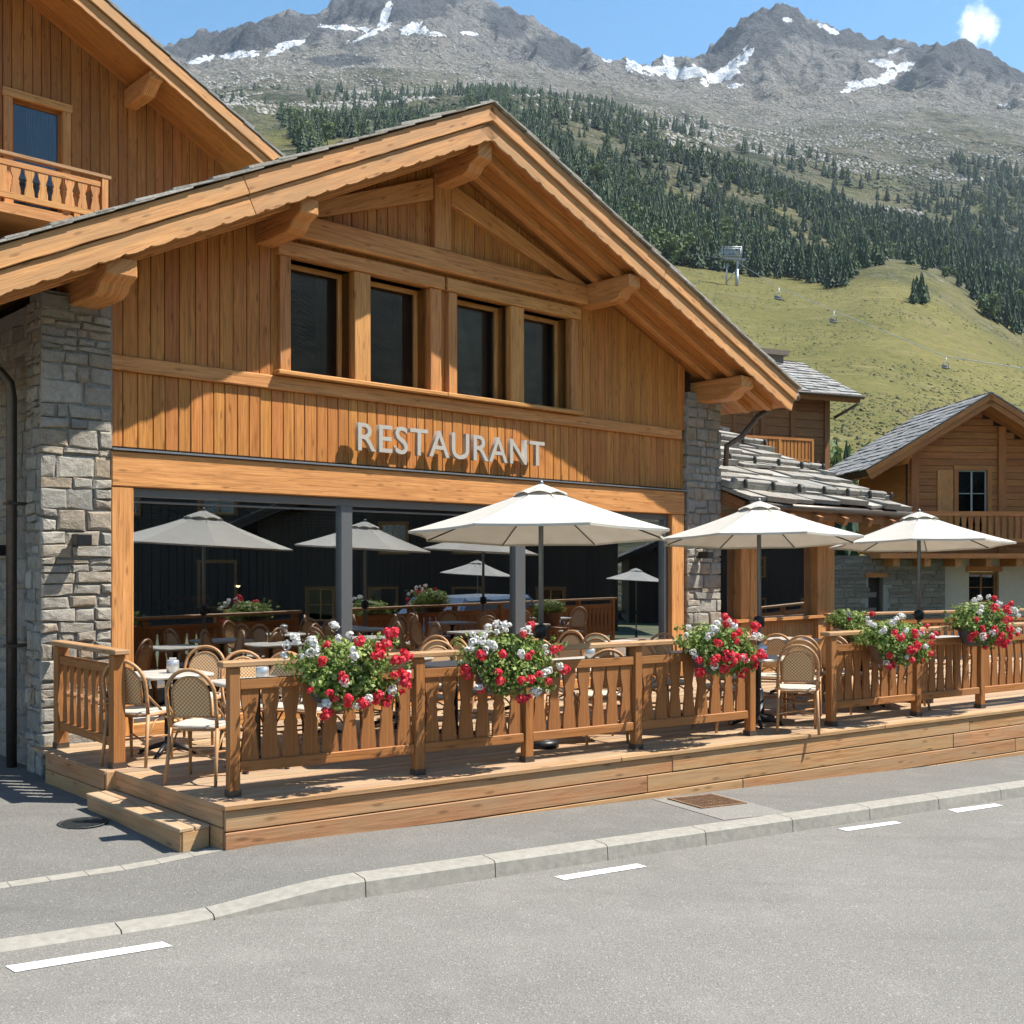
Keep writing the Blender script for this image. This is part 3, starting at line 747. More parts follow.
# ================================================================== RIGHT CHALET (faces the camera)
YR = 38.0
RA = R(4.3)
Rw = Vector((0, YR, 0)); Ux = Vector((math.cos(RA), math.sin(RA), 0)); Ny = Vector((-math.sin(RA), math.cos(RA), 0))
def rp(px, py, v=0.0):
    r = ray(px, py); t = (Rw - Ny * v - CAM).dot(Ny) / r.dot(Ny); P = CAM + r * t
    return (P - Rw).dot(Ux), P.z
rap, rzap = rp(991, 393, 1.2); rl, rzl = rp(866, 470, 1.2)
rs = (rzap - rzl) / (rap - rl)
rw0 = rp(908, 500)[0]; rw1 = 2 * rap - rw0
zfl = rp(950, 553)[1]; zb = rp(950, 513, 1.2)[1]
w0, wt = rp(958, 470); w1, _ = rp(987, 470); wbz = rp(958, 540)[1]
rc, _z = gable_house('neighbour_chalet', 'brown timber chalet with a white plaster ground floor at the right edge', Rw, RA, rap, rzap, rs, rl, 2 * rap - rl, rw0, rw1, zfl, 0, 4.5, 1.2, 'midwood', [(w0, w1, wbz, wt)], boardw=.25, horiz=.24)
casement(rc, w0, w1, wbz, wt, 0, 'midwood', 'curtain', (2, 3), .16)
mb = MB(); a0 = rp(944, 0)[0]; mb.box(w0 - .16 - (w0 - a0) - .1, w0 - .2, -.06, -.01, wbz, wt); mb.build('shutter', M['beam'], rc, bevel=.01)
for px in (1001,):
    p = rp(px, 400)[0]; mb = MB(); mb.box(p - .14, p + .14, -.12, -.005, zfl, _z(p) - .4); mb.build('corner_post', M['midwood'], rc)
p = rp(914, 400)[0]; mb = MB(); mb.box(p - .14, p + .14, -.12, -.005, zfl, _z(p) - .4); mb.build('corner_post', M['midwood'], rc)
bl = rp(880, 520, 1.2)[0]
mb = MB(); mb.box(bl, rw1 + 1, -1.25, -1.13, zb - .1, zb + .06); mb.box(bl, rw1 + 1, -1.22, -1.16, zb - 1.0, zb - .88); mb.build('balcony_rail', M['midwood'], rc)
mb = MB(); x = bl + .1
while x < rw1 + 1: mb.prism(baluster_poly(.18, zb - .878, zb - .102, .7), (x, -1.21, 0), (1, 0, 0), (0, 0, 1), (0, .035, 0), 0, (0, 0, 1)); x += .24
mb.build('balcony_balusters', M['midwood'], rc)
mb = MB(); mb.box(bl, rw1 + 1, -1.26, -.01, zfl - .2, zfl - .03)
for k in range(9): x = bl + .5 + k * 1.1; mb.box(x, x + .22, -1.15, -.01, zfl - .48, zfl - .2, 0, (0, 1, 0))
mb.build('balcony_floor', M['midwood'], rc)
pl0 = rp(941, 560)[0]; g_ = -2.2
q0, qz1 = rp(969, 570); q1, _ = rp(999, 570); qz0 = rp(969, 604)[1]
mb = MB()
mb.box(pl0, q0, 0, .4, g_, zfl - .03); mb.box(q1, rw1, 0, .4, g_, zfl - .03); mb.box(q0, q1, 0, .4, g_, qz0); mb.box(q0, q1, 0, .4, qz1, zfl - .03); mb.build('plaster_wall', M['plaster'], rc)
casement(rc, q0 + .05, q1 - .03, qz0 + .08, qz1 - .12, .16, 'oldwood', 'oldwood', (2, 2), .05, False)
mb = MB(); mb.box(q0 - .12, q1 + .1, -.05, .3, qz1 - .06, qz1 + .14); mb.build('window_lintel', M['midwood'], rc)
st0 = rp(832, 560)[0] - 2.5
n0, nz1 = rp(865, 577); n1, _ = rp(880, 577); nz0 = rp(865, 614)[1]
mb = MB(); Hs = zfl - .1 - g_
masonry(mb, (st0, -.3, g_), (1, 0, 0), (0, 0, 1), (0, -1, 0), pl0 - st0, Hs, .1, .22, .25, .7, [(n0 - st0, n1 - st0, nz0 - g_, nz1 - g_)]); mb.build('stone_wall', M['drystone'], rc)
mb = MB(); mb.box(st0, n0, -.29, .3, g_, zfl - .1); mb.box(n1, pl0, -.29, .3, g_, zfl - .1); mb.box(n0, n1, -.29, .3, g_, nz0); mb.box(n0, n1, -.29, .3, nz1, zfl - .1); mb.build('wall_core', M['mortar'], rc)
mb = MB(); mb.box(n0, n1, .1, .15, nz0, nz1); mb.build('door', M['darkwood'], rc)
mb = MB(); mb.box(n0 - .12, n1 + .12, -.36, -.2, nz1, nz1 + .15); mb.build('door_lintel', M['midwood'], rc)

# ================================================================== FAR CHALET (between annex and meadow)
YK = 46.0
KA = R(24)
Kw = Vector(((800 - 512) / FPX * YK, YK, 0)); Kx = Vector((math.cos(KA), math.sin(KA), 0)); Ky = Vector((-math.sin(KA), math.cos(KA), 0))
def kp(px, py, v=0.0):
    r = ray(px, py); t = (Kw - Ky * v - CAM).dot(Ky) / r.dot(Ky); P = CAM + r * t
    return (P - Kw).dot(Kx), P.z
kc = thing('far_chalet', 'small brown chalet with a slate roof and balcony standing behind the annex', 'chalet', Kw, KA)
ka, kz = kp(700, 388, .9); kb, kz2 = kp(862, 397, .9); kz = kz2
kw1 = kp(829, 430)[0]; kfl = kp(800, 470)[1]
kes = Vector((0, 1, .52)).normalized(); ken = Vector((0, -.52, 1)).normalized(); KL = 4.6
ko = Vector((ka, -.9, kz))
mb = MB(); mb.obox(ko + Vector(((kb - ka) / 2, 0, 0)) + kes * KL / 2 - ken * .15, ((kb - ka) / 2 - .02, 0, 0), kes * KL / 2, ken * .13); mb.build('roof_core', M['oldwood'], kc)
mb = MB(); roof_slabs(mb, ko - kes * .06, (1, 0, 0), kes, ken, kb - ka, KL, .38, .3, .7, .05); mb.build('roof_slabs', M['slate'], kc)
mb = MB(); kes2 = Vector((0, -1, .52)).normalized(); ken2 = Vector((0, .52, 1)).normalized(); rt = ko + kes * KL
ro = rt + Vector((0, KL * .88, -KL * .46)); mb.obox(ro + Vector(((kb - ka) / 2, 0, 0)) + kes2 * KL / 2 - ken2 * .1, ((kb - ka) / 2, 0, 0), kes2 * KL / 2, ken2 * .1); mb.build('rear_roof', M['slate'], kc)
mb = MB(); nb = 26; zt_ = kz + .1
for i in range(nb):
    z = kfl - 6 + (zt_ + 6 - kfl) * i / nb; dz = (zt_ + 6 - kfl) / nb - .012
    mb.box(ka + .6, kw1, 0, .2, z, z + dz, 0, (1, 0, 0)); mb.box(kw1 - .2, kw1, .2, 7.5, z, z + dz, 0, (0, 1, 0))
mb.build('log_wall', M['oldwood'], kc, bevel=.01)
for px in (762, 792, 826):
    p = kp(px, 400)[0]; mb = MB(); mb.box(p - .13, p + .13, -.1, -.005, kfl - 6, zt_); mb.build('wall_post', M['oldwood'], kc)
w0, _ = kp(735, 405); w1, _ = kp(752, 405); casement(kc, w0, w1, kp(745, 440)[1], kp(745, 405)[1], 0, 'oldwood', 'oldwood', (2, 1), .12)
b0, bt = kp(778, 437, 1.1); b1, bb = kp(813, 462, 1.1)
mb = MB(); mb.box(b0 - 3, b1, -1.15, -1.05, bt - .1, bt); mb.box(b0 - 3, b1, -1.13, -1.07, bb, bb + .1); mb.box(b1 - .1, b1, -1.16, -1.04, bb - .1, bt - .102); mb.box(b0, b0 + .1, -1.16, -1.04, bb - .1, bt - .102)
x = b0 - 2.8
while x < b1 - .15: mb.box(x, x + .13, -1.125, -1.085, bb + .102, bt - .102, 0, (0, 0, 1)); x += .18
mb.build('balcony_railing', M['clad'], kc)
mb = MB(); mb.box(b0 - 3, b1, -1.16, -.01, bb - .25, bb - .1); mb.build('balcony_floor', M['oldwood'], kc)
mb = MB(); p0 = kp(858, 404, .75); p1 = kp(834, 418, .1); mb.tube([(p0[0], -.75, p0[1]), (p1[0], -.1, p1[1])], .06, 8); mb.tube([(ka, -.98, kz - .02), (kb + .05, -.98, kz - .02)], .07, 8); mb.build('gutter', M['gutter'], kc)
cu_, cz = kp(765, 354, -3.0); mb = MB(); mb.box(cu_ - .7, cu_ + .7, 2.6, 3.6, cz - 1.5, cz - .1); mb.box(cu_ - .9, cu_ + .9, 2.45, 3.75, cz - .1, cz + .12); mb.build('chimney', M['drystone'], kc)
# ================================================================== GROUND, ROAD, KERB
KQ0, KQ1 = -1.26, -1.08          # kerb front / back
S_ = sorted(set(list(np.arange(-26, -3, 1.0)) + list(np.arange(-3, 12, .25)) + list(np.arange(12, 61, 1.5))))
def sstep(a, b, x): x = max(0, min(1, (x - a) / (b - a))); return x * x * (3 - 2 * x)
sd0 = s_at(215, KQ0); sd1 = s_at(352, KQ0)
def hk(s): return .02 + .095 * sstep(sd0 - .25, sd1 + .05, s)      # kerb upstand above the road
def zroad(s): return zg(s) - .10
def zpave(s, q):
    f = 1 - sstep(0, 2.6, q - KQ1)
    return zg(s) - (.115 - hk(s)) * f + .0
def sheet(name, qs, zf, mat, kind='structure'):
    vs = []; fs = []
    for s in S_:
        for q in qs: p = W(s, q); vs.append((p.x, p.y, zf(s, q)))
    n = len(qs)
    for i in range(len(S_) - 1):
        for j in range(n - 1): fs.append((i * n + j, (i + 1) * n + j, (i + 1) * n + j + 1, i * n + j + 1))
    mb = MB(); mb.piece(vs, fs, 0, (1, 0, 0), True); o = mb.build(name, mat); return tag(o, kind=kind)
sheet('road', [-8.2, -6, -4, -2.5, KQ0 + .02], lambda s, q: zroad(s), M['asphalt'])
sheet('pavement', [KQ1 - .01, -.8, -.5, -.2, .2, .6, 1.2, 2, 3, 5, 8], zpave, M['pave'])
sheet('verge', [-22, -15, -8.25], lambda s, q: zroad(s) + .03, M['soil'])
# kerb stones
mb = MB(); s = -24.0
while s < 58:
    L = .98 if s > -3 else 2; e = s + L
    if s < sd0 < e - .2: e = sd0
    elif s < sd1 < e - .2: e = sd1
    n = 6; rows = []
    for i in range(n + 1):
        x = s + .004 + (e - s - .008) * i / n; zr_ = zroad(x); h = hk(x)
        c = [(KQ0, zr_ - .06), (KQ0 + .012, zr_ + h - .016), (KQ0 + .03, zr_ + h), (KQ1, zr_ + h + .004), (KQ1, zr_ - .06)]
        rows.append([W(x, q, z) for q, z in c])
    vs = [p for r in rows for p in r]; fs = []
    for i in range(n):
        for j in range(4): fs.append((i * 5 + j, i * 5 + j + 1, (i + 1) * 5 + j + 1, (i + 1) * 5 + j))
    fs += [tuple(range(4, -1, -1)), tuple(n * 5 + k for k in range(5))]
    fs = [tuple(reversed(f)) for f in fs]
    mb.piece(vs, fs, 0, D); s = e
tag(mb.build('kerb', M['kerb']), kind='structure')
# dashes
mb = MB()
for qd in ([(5, 966), (162.5, 941.5), (172.5, 946), (15, 972)], [(554.5, 876.5), (637, 863.5), (647, 866.5), (564.5, 880)],
           [(838, 828.5), (894.5, 821), (902, 823), (847, 831)], [(948, 809.5), (994.5, 803.5), (1003, 805.5), (957, 812.5)]):
    vs = [hit(x, y, -.096) for x, y in qd]; mb.piece(vs, [(3, 2, 1, 0)], 0)
s = 13.4
while s < 40:
    vs = [W(s, -1.98), W(s + 1.0, -1.98), W(s + 1.0, -1.86), W(s, -1.86)]
    for v in vs: v.z = zroad(sq(v.x, v.y)[0]) + .004
    mb.piece(vs, [(0, 1, 2, 3)]); s += 3.2
tag(mb.build('road_marking', M['paint']), kind='structure')
# flush stone edging across the forecourt
mb = MB()
A, B = hit(-120, 893), hit(224, 846)
n = 9
for i in range(n):
    a = A.lerp(B, i / n); b = A.lerp(B, (i + 1) / n - .002); w = Vector((-(b - a).y, (b - a).x, 0)).normalized() * .055
    vs = [a - w, b - w, b + w, a + w]
    for v in vs:
        ss, qq = sq(v.x, v.y); v.z = zpave(ss, qq) + .006
    mb.piece(vs + [Vector((v.x, v.y, v.z - .03)) for v in vs], [(0, 1, 2, 3), (0, 4, 5, 1), (1, 5, 6, 2), (2, 6, 7, 3), (3, 7, 4, 0)])
tag(mb.build('pavement_edging', M['kerb']), kind='structure')
def flat_quad(pts, dz):
    out = []
    for x, y in pts:
        p = hit(x, y, 0); ss, qq = sq(p.x, p.y); p = hit(x, y, zpave(ss, qq) - zg(ss) + dz); out.append(p)
    return out
mb = MB(); mb.piece(flat_quad([(652, 799), (714, 793), (790, 813), (724, 820)], .004), [(3, 2, 1, 0)])
tag(mb.build('pavement_patch', M['patch']), kind='structure')
gq = flat_quad([(667, 799.5), (712, 795), (747, 804), (702, 809.5)], 0)
c = sum(gq, Vector()) / 4; ex = ((gq[1] - gq[0]) + (gq[2] - gq[3])) / 4; ey = ((gq[3] - gq[0]) + (gq[2] - gq[1])) / 4
gr = thing('drain_grate', 'rusty rectangular drain grate set in the pavement by the terrace', 'drain', c)
mb = MB()
for sx in (-1, 1): mb.obox(ex * sx * .95 + Vector((0, 0, .008)), ey, ex * .05, (0, 0, .006)); mb.obox(ey * sx * .95 + Vector((0, 0, .0075)), ex * .9, ey * .05, (0, 0, .006))
mb.build('frame', M['rust'], gr)
mb = MB()
for k in range(15): mb.obox(ex * (-.84 + k * .12) + Vector((0, 0, .007)), ey * .9, ex * .022, (0, 0, .005))
for k in (-.45, 0, .45): mb.obox(ey * k + Vector((0, 0, .005)), ex * .9, ey * .03, (0, 0, .004))
mb.build('bars', M['rust'], gr)
mb = MB(); p = hit(83, 823); ss, qq = sq(p.x, p.y); p.z = zpave(ss, qq)  # ribbed dark disc added in place of a railing shadow on the pavement
sdisc = thing('shadow_disc', 'round dark disc standing in for a railing shadow, left of the wooden step', 'shadow disc', p)
sdisc.scale = (.74, .74, 1); mb.lathe([(.255, 0), (.255, .008), (.235, .010), (.23, .006)], 28); mb.build('rim', M['iron'], sdisc)
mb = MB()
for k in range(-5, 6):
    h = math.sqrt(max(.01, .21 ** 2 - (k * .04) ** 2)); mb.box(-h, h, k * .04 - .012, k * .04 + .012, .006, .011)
mb.build('tread', M['iron'], sdisc)

# ================================================================== TERRACE
ZD = .30
ter = thing('terrace_deck', 'raised larch boardwalk terrace with stacked fascia boards along the pavement', 'terrace', E0, DROT)
SEND = 16.5
NS, NQ = N.dot(D), N.dot(Q)
v0 = -(E0 - F0).dot(N)
def sleft(q):
    a = q * NS / NQ - (.08 if q > 1.8 else 0)
    b = (q * NQ - v0 + .09) / -NS
    return max(a, b)
mb = MB(); q = .035; w = .138
while q < 4.75:
    s0 = sleft(q + w / 2)
    if s0 < SEND:
        x = s0
        while x < SEND:
            L = min(random.uniform(2.4, 4.2), SEND - x); dz = random.uniform(-.002, .002)
            xa = x if x == s0 else x
            sl = NS / NQ * w if x == s0 else 0
            g = .003
            P = [(xa, q + g), (x + L - .003, q + g), (x + L - .003, q + w - g), (xa + sl, q + w - g)]
            mb.piece([(a, b, ZD - .03 + dz) for a, b in P] + [(a, b, ZD + dz) for a, b in P], [(3, 2, 1, 0), (4, 5, 6, 7), (0, 1, 5, 4), (1, 2, 6, 5), (2, 3, 7, 6), (3, 0, 4, 7)], 0, (1, 0, 0)); x += L
    q += w
mb.build('deck_boards', M['deck'], ter)
mb = MB(); x = -.015
while x < SEND:
    L = min(3.6, SEND - x); mb.box(x, x + L - .004, -.02, .036, ZD - .035, ZD + .004, 0, (1, 0, 0)); x += L
mb.build('nosing', M['railtop'], ter, bevel=.005)
mb = MB()
for k in range(5):
    x = 0.0; z1 = ZD - .038 - k * .158; z0 = z1 - .150
    offs = [4.2, 3.9, 5.1, 3.6, 4.4][k]
    while x < SEND:
        L = min(offs if x == 0 else 4.5, SEND - x); mb.box(x, x + L - .004, .0 + random.uniform(0, .004), .03, z0, z1, 0, (1, 0, 0)); x += L
mb.build('front_fascia', M['fascia'], ter, bevel=.006)
mb = MB(); mb.box(.03, SEND, .035, .06, -1.0, ZD - .04)
nd = Vector((NS, NQ, 0)); od = Vector((-NQ, NS, 0))
def side_boards(mb, pa, pb, zb=-.12):
    d = Vector(pb) - Vector(pa); 
    for k, (a, b) in enumerate(((.165, .262), (-.08, .16))) if False else enumerate(((ZD - .158, ZD - .003), (ZD - .42, ZD - .164))):
        c = (Vector(pa) + Vector(pb)) / 2; mb.obox(c + Vector((0, 0, (a + b) / 2)), d / 2, d.normalized().orthogonal().cross(d.normalized()).normalized() * 0 + Vector((-d.y, d.x, 0)).normalized() * .015, (0, 0, (b - a) / 2))
mb.build('deck_frame', M['darkwood'], ter)
jq = 1.86
pJ = Vector((jq * NS / NQ, jq, 0)); pJ2 = pJ + Vector((-.08, 0, 0)); pE = Vector((3.15 * NS / NQ - .08, 3.15, 0))
mb = MB(); side_boards(mb, Vector((-.002, .03, 0)), pJ); side_boards(mb, pJ + Vector((.02, -.02, 0)), pJ2 + Vector((0, -.02, 0))); side_boards(mb, pJ2, pE); mb.build('side_fascia', M['fascia'], ter, bevel=.006)
# step
stp = thing('wooden_step', 'low larch step with a slatted tread at the terrace corner', 'step', E0, DROT)
a = nd.normalized(); sdir = Vector((-a.y, a.x, 0)) * 1.0      # outward = towards -s
if sdir.x > 0: sdir = -sdir
mb = MB(); z1 = .145
c0 = a * .19; c1 = a * 1.86
for i, (d0, d1) in enumerate(((.022, .135), (.142, .255))):
    vs = [c0 + sdir * d0, c0 + sdir * d1, c1 + sdir * d1, c1 + sdir * d0]
    vs = [v + Vector((0, 0, z1 - .03)) for v in vs] + [v + Vector((0, 0, z1)) for v in vs]
    mb.piece(vs, [(3, 2, 1, 0), (4, 5, 6, 7), (0, 1, 5, 4), (1, 2, 6, 5), (2, 3, 7, 6), (3, 0, 4, 7)], 0, a)
mb.build('tread', M['deck'], stp, bevel=.005)
mb = MB()
def stboard(p, q_): d = q_ - p; mb.obox((p + q_) / 2 + Vector((0, 0, .015)), d / 2, Vector((-d.y, d.x, 0)).normalized() * .012, (0, 0, .1))
stboard(c0 + sdir * .232 + a * .012, c1 + sdir * .232); stboard(c0 + sdir * .024 + a * .014, c0 + sdir * .23 + a * .014); stboard(c1 + sdir * .024 - a * .014, c1 + sdir * .23 - a * .014)
mb.build('riser', M['fascia'], stp, bevel=.005)

# ------------------------------------------------------------------ railings
bal_mb = MB(); bal_mb.prism(baluster_poly(.132, .255, .785, .56), (0, -.0125, 0), (1, 0, 0), (0, 0, 1), (0, .025, 0), 0, (0, 0, 1))
bal_me = bal_mb.mesh('baluster', M['rail'])
thin_mb = MB(); thin_mb.prism(baluster_poly(.12, .255, .785, .60), (0, -.0125, 0), (1, 0, 0), (0, 0, 1), (0, .025, 0), 0, (0, 0, 1))
thin_me = thin_mb.mesh('baluster', M['rail'])
def railing(name, label, origin, rot, posts, pw=.085, n_per_m=6.1, endover=.06, scale=1.0, bme=bal_me, cap_ext=True):
    """posts: x positions along the run, local z = 0 on the deck"""
    h = thing(name, label, 'railing', origin, rot, 'wooden terrace railings')
    for p in posts:
        mb = MB(); mb.box(p - pw / 2, p + pw / 2, -pw / 2, pw / 2, .0, .952, 0, (0, 0, 1)); o = mb.build('post', M['rail'], h, bevel=.006)
        mb = MB(); mb.box(p - pw / 2 - .006, p + pw / 2 + .006, -pw / 2 - .006, pw / 2 + .006, .0, .05, 0); mb.build('shoe', M['gutter'], o)
    a, b = posts[0] - pw / 2 - endover, posts[-1] + pw / 2 + endover
    mb = MB(); mb.box(a, b, -.065, .065, .955, 1.0, 0, (1, 0, 0)); mb.build('cap_rail', M['railtop'], h, bevel=.008)
    for p, q_ in zip(posts, posts[1:]):
        x0, x1 = p + pw / 2 + .002, q_ - pw / 2 - .002
        mb = MB(); mb.box(x0, x1, -.03, .03, .785, .865, 0, (1, 0, 0)); mb.build('mid_rail', M['rail'], h, bevel=.006)
        mb = MB(); mb.box(x0, x1, -.03, .03, .175, .255, 0, (1, 0, 0)); mb.build('bottom_rail', M['rail'], h, bevel=.006)
        n = max(2, round((x1 - x0) * n_per_m))
        for i in range(n):
            o = bpy.data.objects.new('baluster', bme); COL.objects.link(o); o.parent = h; o.location = (x0 + (x1 - x0) * (i + .5) / n, 0, 0)
    return h
RQ = .29
P1 = [s_at(px, RQ) for px in (233, 418, 527, 636, 750)]
o = W(0, RQ, ZD)
railing('railing', 'longer carved railing run with three flower baskets, nearest the wooden step', o, DROT, P1)
P2 = [s_at(px, RQ) for px in (831, 916, 980)]
P2 += [P2[-1] + 1.35 * k for k in range(1, 5)]
railing('railing', 'carved railing run with two flower baskets, right of the gap beside the chairs', o, DROT, P2, n_per_m=6.6, bme=thin_me)
A3 = at(61, 10.3, ZD); B3 = at(117, 9.27, ZD); d = B3 - A3
railing('railing', 'short side railing between the stone pier and the wooden step', A3, math.atan2(d.y, d.x), [0, d.length], n_per_m=5.6, pw=.105, bme=thin_me)
# back railing far right
a = W(12.2, 5.0, ZD - .1); railing('railing', 'plain railing at the back of the terrace before the plaster house', a, DROT - R(8), [0, 1.6, 3.2, 4.8, 6.4, 8], n_per_m=6, bme=thin_me)
tag(None, None) if False else None

# ------------------------------------------------------------------ bistro chair
def make_chair(label, loc, rotz):
    t = thing('bistro_chair', label, 'chair', loc, rotz, 'rattan bistro chairs on the terrace')
    mb = MB(); n = 28; P = []
    for i in range(n):
        th = 2 * math.pi * i / n; c, s = math.cos(th), math.sin(th)
        P.append((.205 * abs(c) ** .5 * (1 if c > 0 else -1), .205 * abs(s) ** .5 * (1 if s > 0 else -1) + .01))
    mb.prism(P, (0, 0, .43), (1, 0, 0), (0, 1, 0), (0, 0, .03)); mb.build('seat', M['seatw'], t, bevel=.008)
    mb = MB(); mb.tube([(x * 1.02, y * 1.02, .428) for x, y in P], .014, 6, closed=True); mb.build('seat_frame', M['cane'], t)
    def bk(f): # backward lean as a function of height
        return -.185 - (f - .45) * .22 if f > .45 else -.185 - (.45 - f) * .13
    for sx in (-1, 1):
        mb = MB(); mb.tube([(sx * .205, bk(0) - .01, 0), (sx * .195, bk(.2), .2), (sx * .19, bk(.44), .44)], [.014, .016, .0165], 8); mb.build('leg', M['cane'], t)
        mb = MB(); mb.tube([(sx * .195, .215, 0), (sx * .188, .195, .25), (sx * .182, .185, .43)], [.013, .015, .016], 8); mb.build('leg', M['cane'], t)
    def arch(w, ztop, z0, n=22):
        zs_ = ztop - w * 1.05; L = [(-w * .97, z0), (-w, (z0 + zs_) / 2)]
        L += [(-w * math.cos(math.pi * i / n), zs_ + (ztop - zs_) * math.sin(math.pi * i / n)) for i in range(n + 1)]
        return L + [(w, (z0 + zs_) / 2), (w * .97, z0)]
    a1 = arch(.195, .90, .44); a2 = arch(.150, .845, .53)
    mb = MB(); mb.tube([(x, bk(z), z) for x, z in a1], .0155, 8)
    mb.tube([(x, bk(z), z) for x, z in a2], .010, 6); mb.tube([(-.19, bk(.53), .53), (.19, bk(.53), .53)], .010, 6)
    for sx in (-1, 1):
        mb.tube([(sx * .193, bk(.62), .62), (sx * .20, -.13, .55), (sx * .20, .02, .455)], .010, 6)
        mb.tube([(sx * .19, bk(.2), .22), (sx * .19, -.06, .38), (sx * .19, .05, .41), (sx * .188, .16, .36), (sx * .188, .19, .22)], .009, 6)
    mb.build('back_frame', M['cane'], t)
    mb = MB(); P = [(x * .98, z) for x, z in a2]
    vs = [(x, bk(z) + .004, z) for x, z in P] + [(x, bk(z) - .004, z) for x, z in P]; n = len(P)
    mb.piece(vs, [tuple(range(n)), tuple(range(2 * n - 1, n - 1, -1))] + [(i, n + i, n + (i + 1) % n, (i + 1) % n) for i in range(n)], 0, (1, 0, .001)); mb.build('backrest', M['weave'], t)
    mb = MB(); mb.tube([(-.19, bk(.2), .2), (.188, .197, .21)], .009, 6); mb.tube([(.19, bk(.2), .2), (-.188, .197, .215)], .009, 6)
    mb.build('stretcher', M['cane'], t)
    return t
def make_table(label, loc, rotz, half=.33):
    t = thing('bistro_table', label, 'table', loc, rotz, 'pale bistro tables on the terrace')
    mb = MB(); n = 40; P = []
    for i in range(n):
        th = 2 * math.pi * i / n; c, s = math.cos(th), math.sin(th)
        P.append((half * abs(c) ** .28 * (1 if c > 0 else -1), half * abs(s) ** .28 * (1 if s > 0 else -1)))
    mb.prism(P, (0, 0, .705), (1, 0, 0), (0, 1, 0), (0, 0, .03)); mb.build('tabletop', M['tabletop'], t, bevel=.008)
    mb = MB(); mb.lathe([(.035, .03), (.032, .1), (.028, .66), (.12, .70)], 12); mb.build('pedestal', M['darkmetal'], t)
    mb = MB()
    for k in range(4):
        an = k * math.pi / 2 + .785; c, s = math.cos(an), math.sin(an)
        mb.tube([(0, 0, .10), (c * .12, s * .12, .07), (c * .26, s * .26, .022)], [.028, .024, .018], 8); mb.lathe([(.022, 0), (.022, .012)], 8, (c * .26, s * .26, 0))
    mb.build('base', M['darkmetal'], t)
    return t
tabs = [((168, 9.95), 'square pale table nearest the side railing, with a tin on it'),
        ((257, 9.25), 'square pale table just behind the first railing post, with a tin on it'),
        ((330, 10.75), 'pale table against the glass behind the first flower basket'),
        ((455, 10.9), 'pale table behind the second railing post, half hidden by white flowers'),
        ((585, 11.35), 'pale table behind the railing under the nearest parasol'),
        ((700, 12.3), 'pale table behind the third basket, in front of the right stone pier'),
        ((757, 11.75), 'pale table beside the pole of the second parasol'),
        ((862, 13.3), 'pale table right of the stacked row of chairs, below the back basket'),
        ((955, 14.9), 'pale table at the far right behind the fourth and fifth baskets'),
        ((790, 14.6), 'pale table by the annex windows, farthest back'),
        ((398, 11.75), 'pale table against the glass between the two grey mullions'),
        ((520, 12.7), 'pale table against the glass behind the nearest parasol'),
        ((628, 14.0), 'pale table in the corner between the glass and the right pier')]
tb = None; TAB = []
for (px, Y), lab in tabs:
    p = at(px, Y, ZD); r = FROT + random.uniform(-.08, .08)
    if tb is None: tb = make_table(lab, p, r)
    else: dup(tb, None, p, r, lab)
    TAB.append(p)
def face(p, q): return math.atan2(-(q.x - p.x), q.y - p.y)
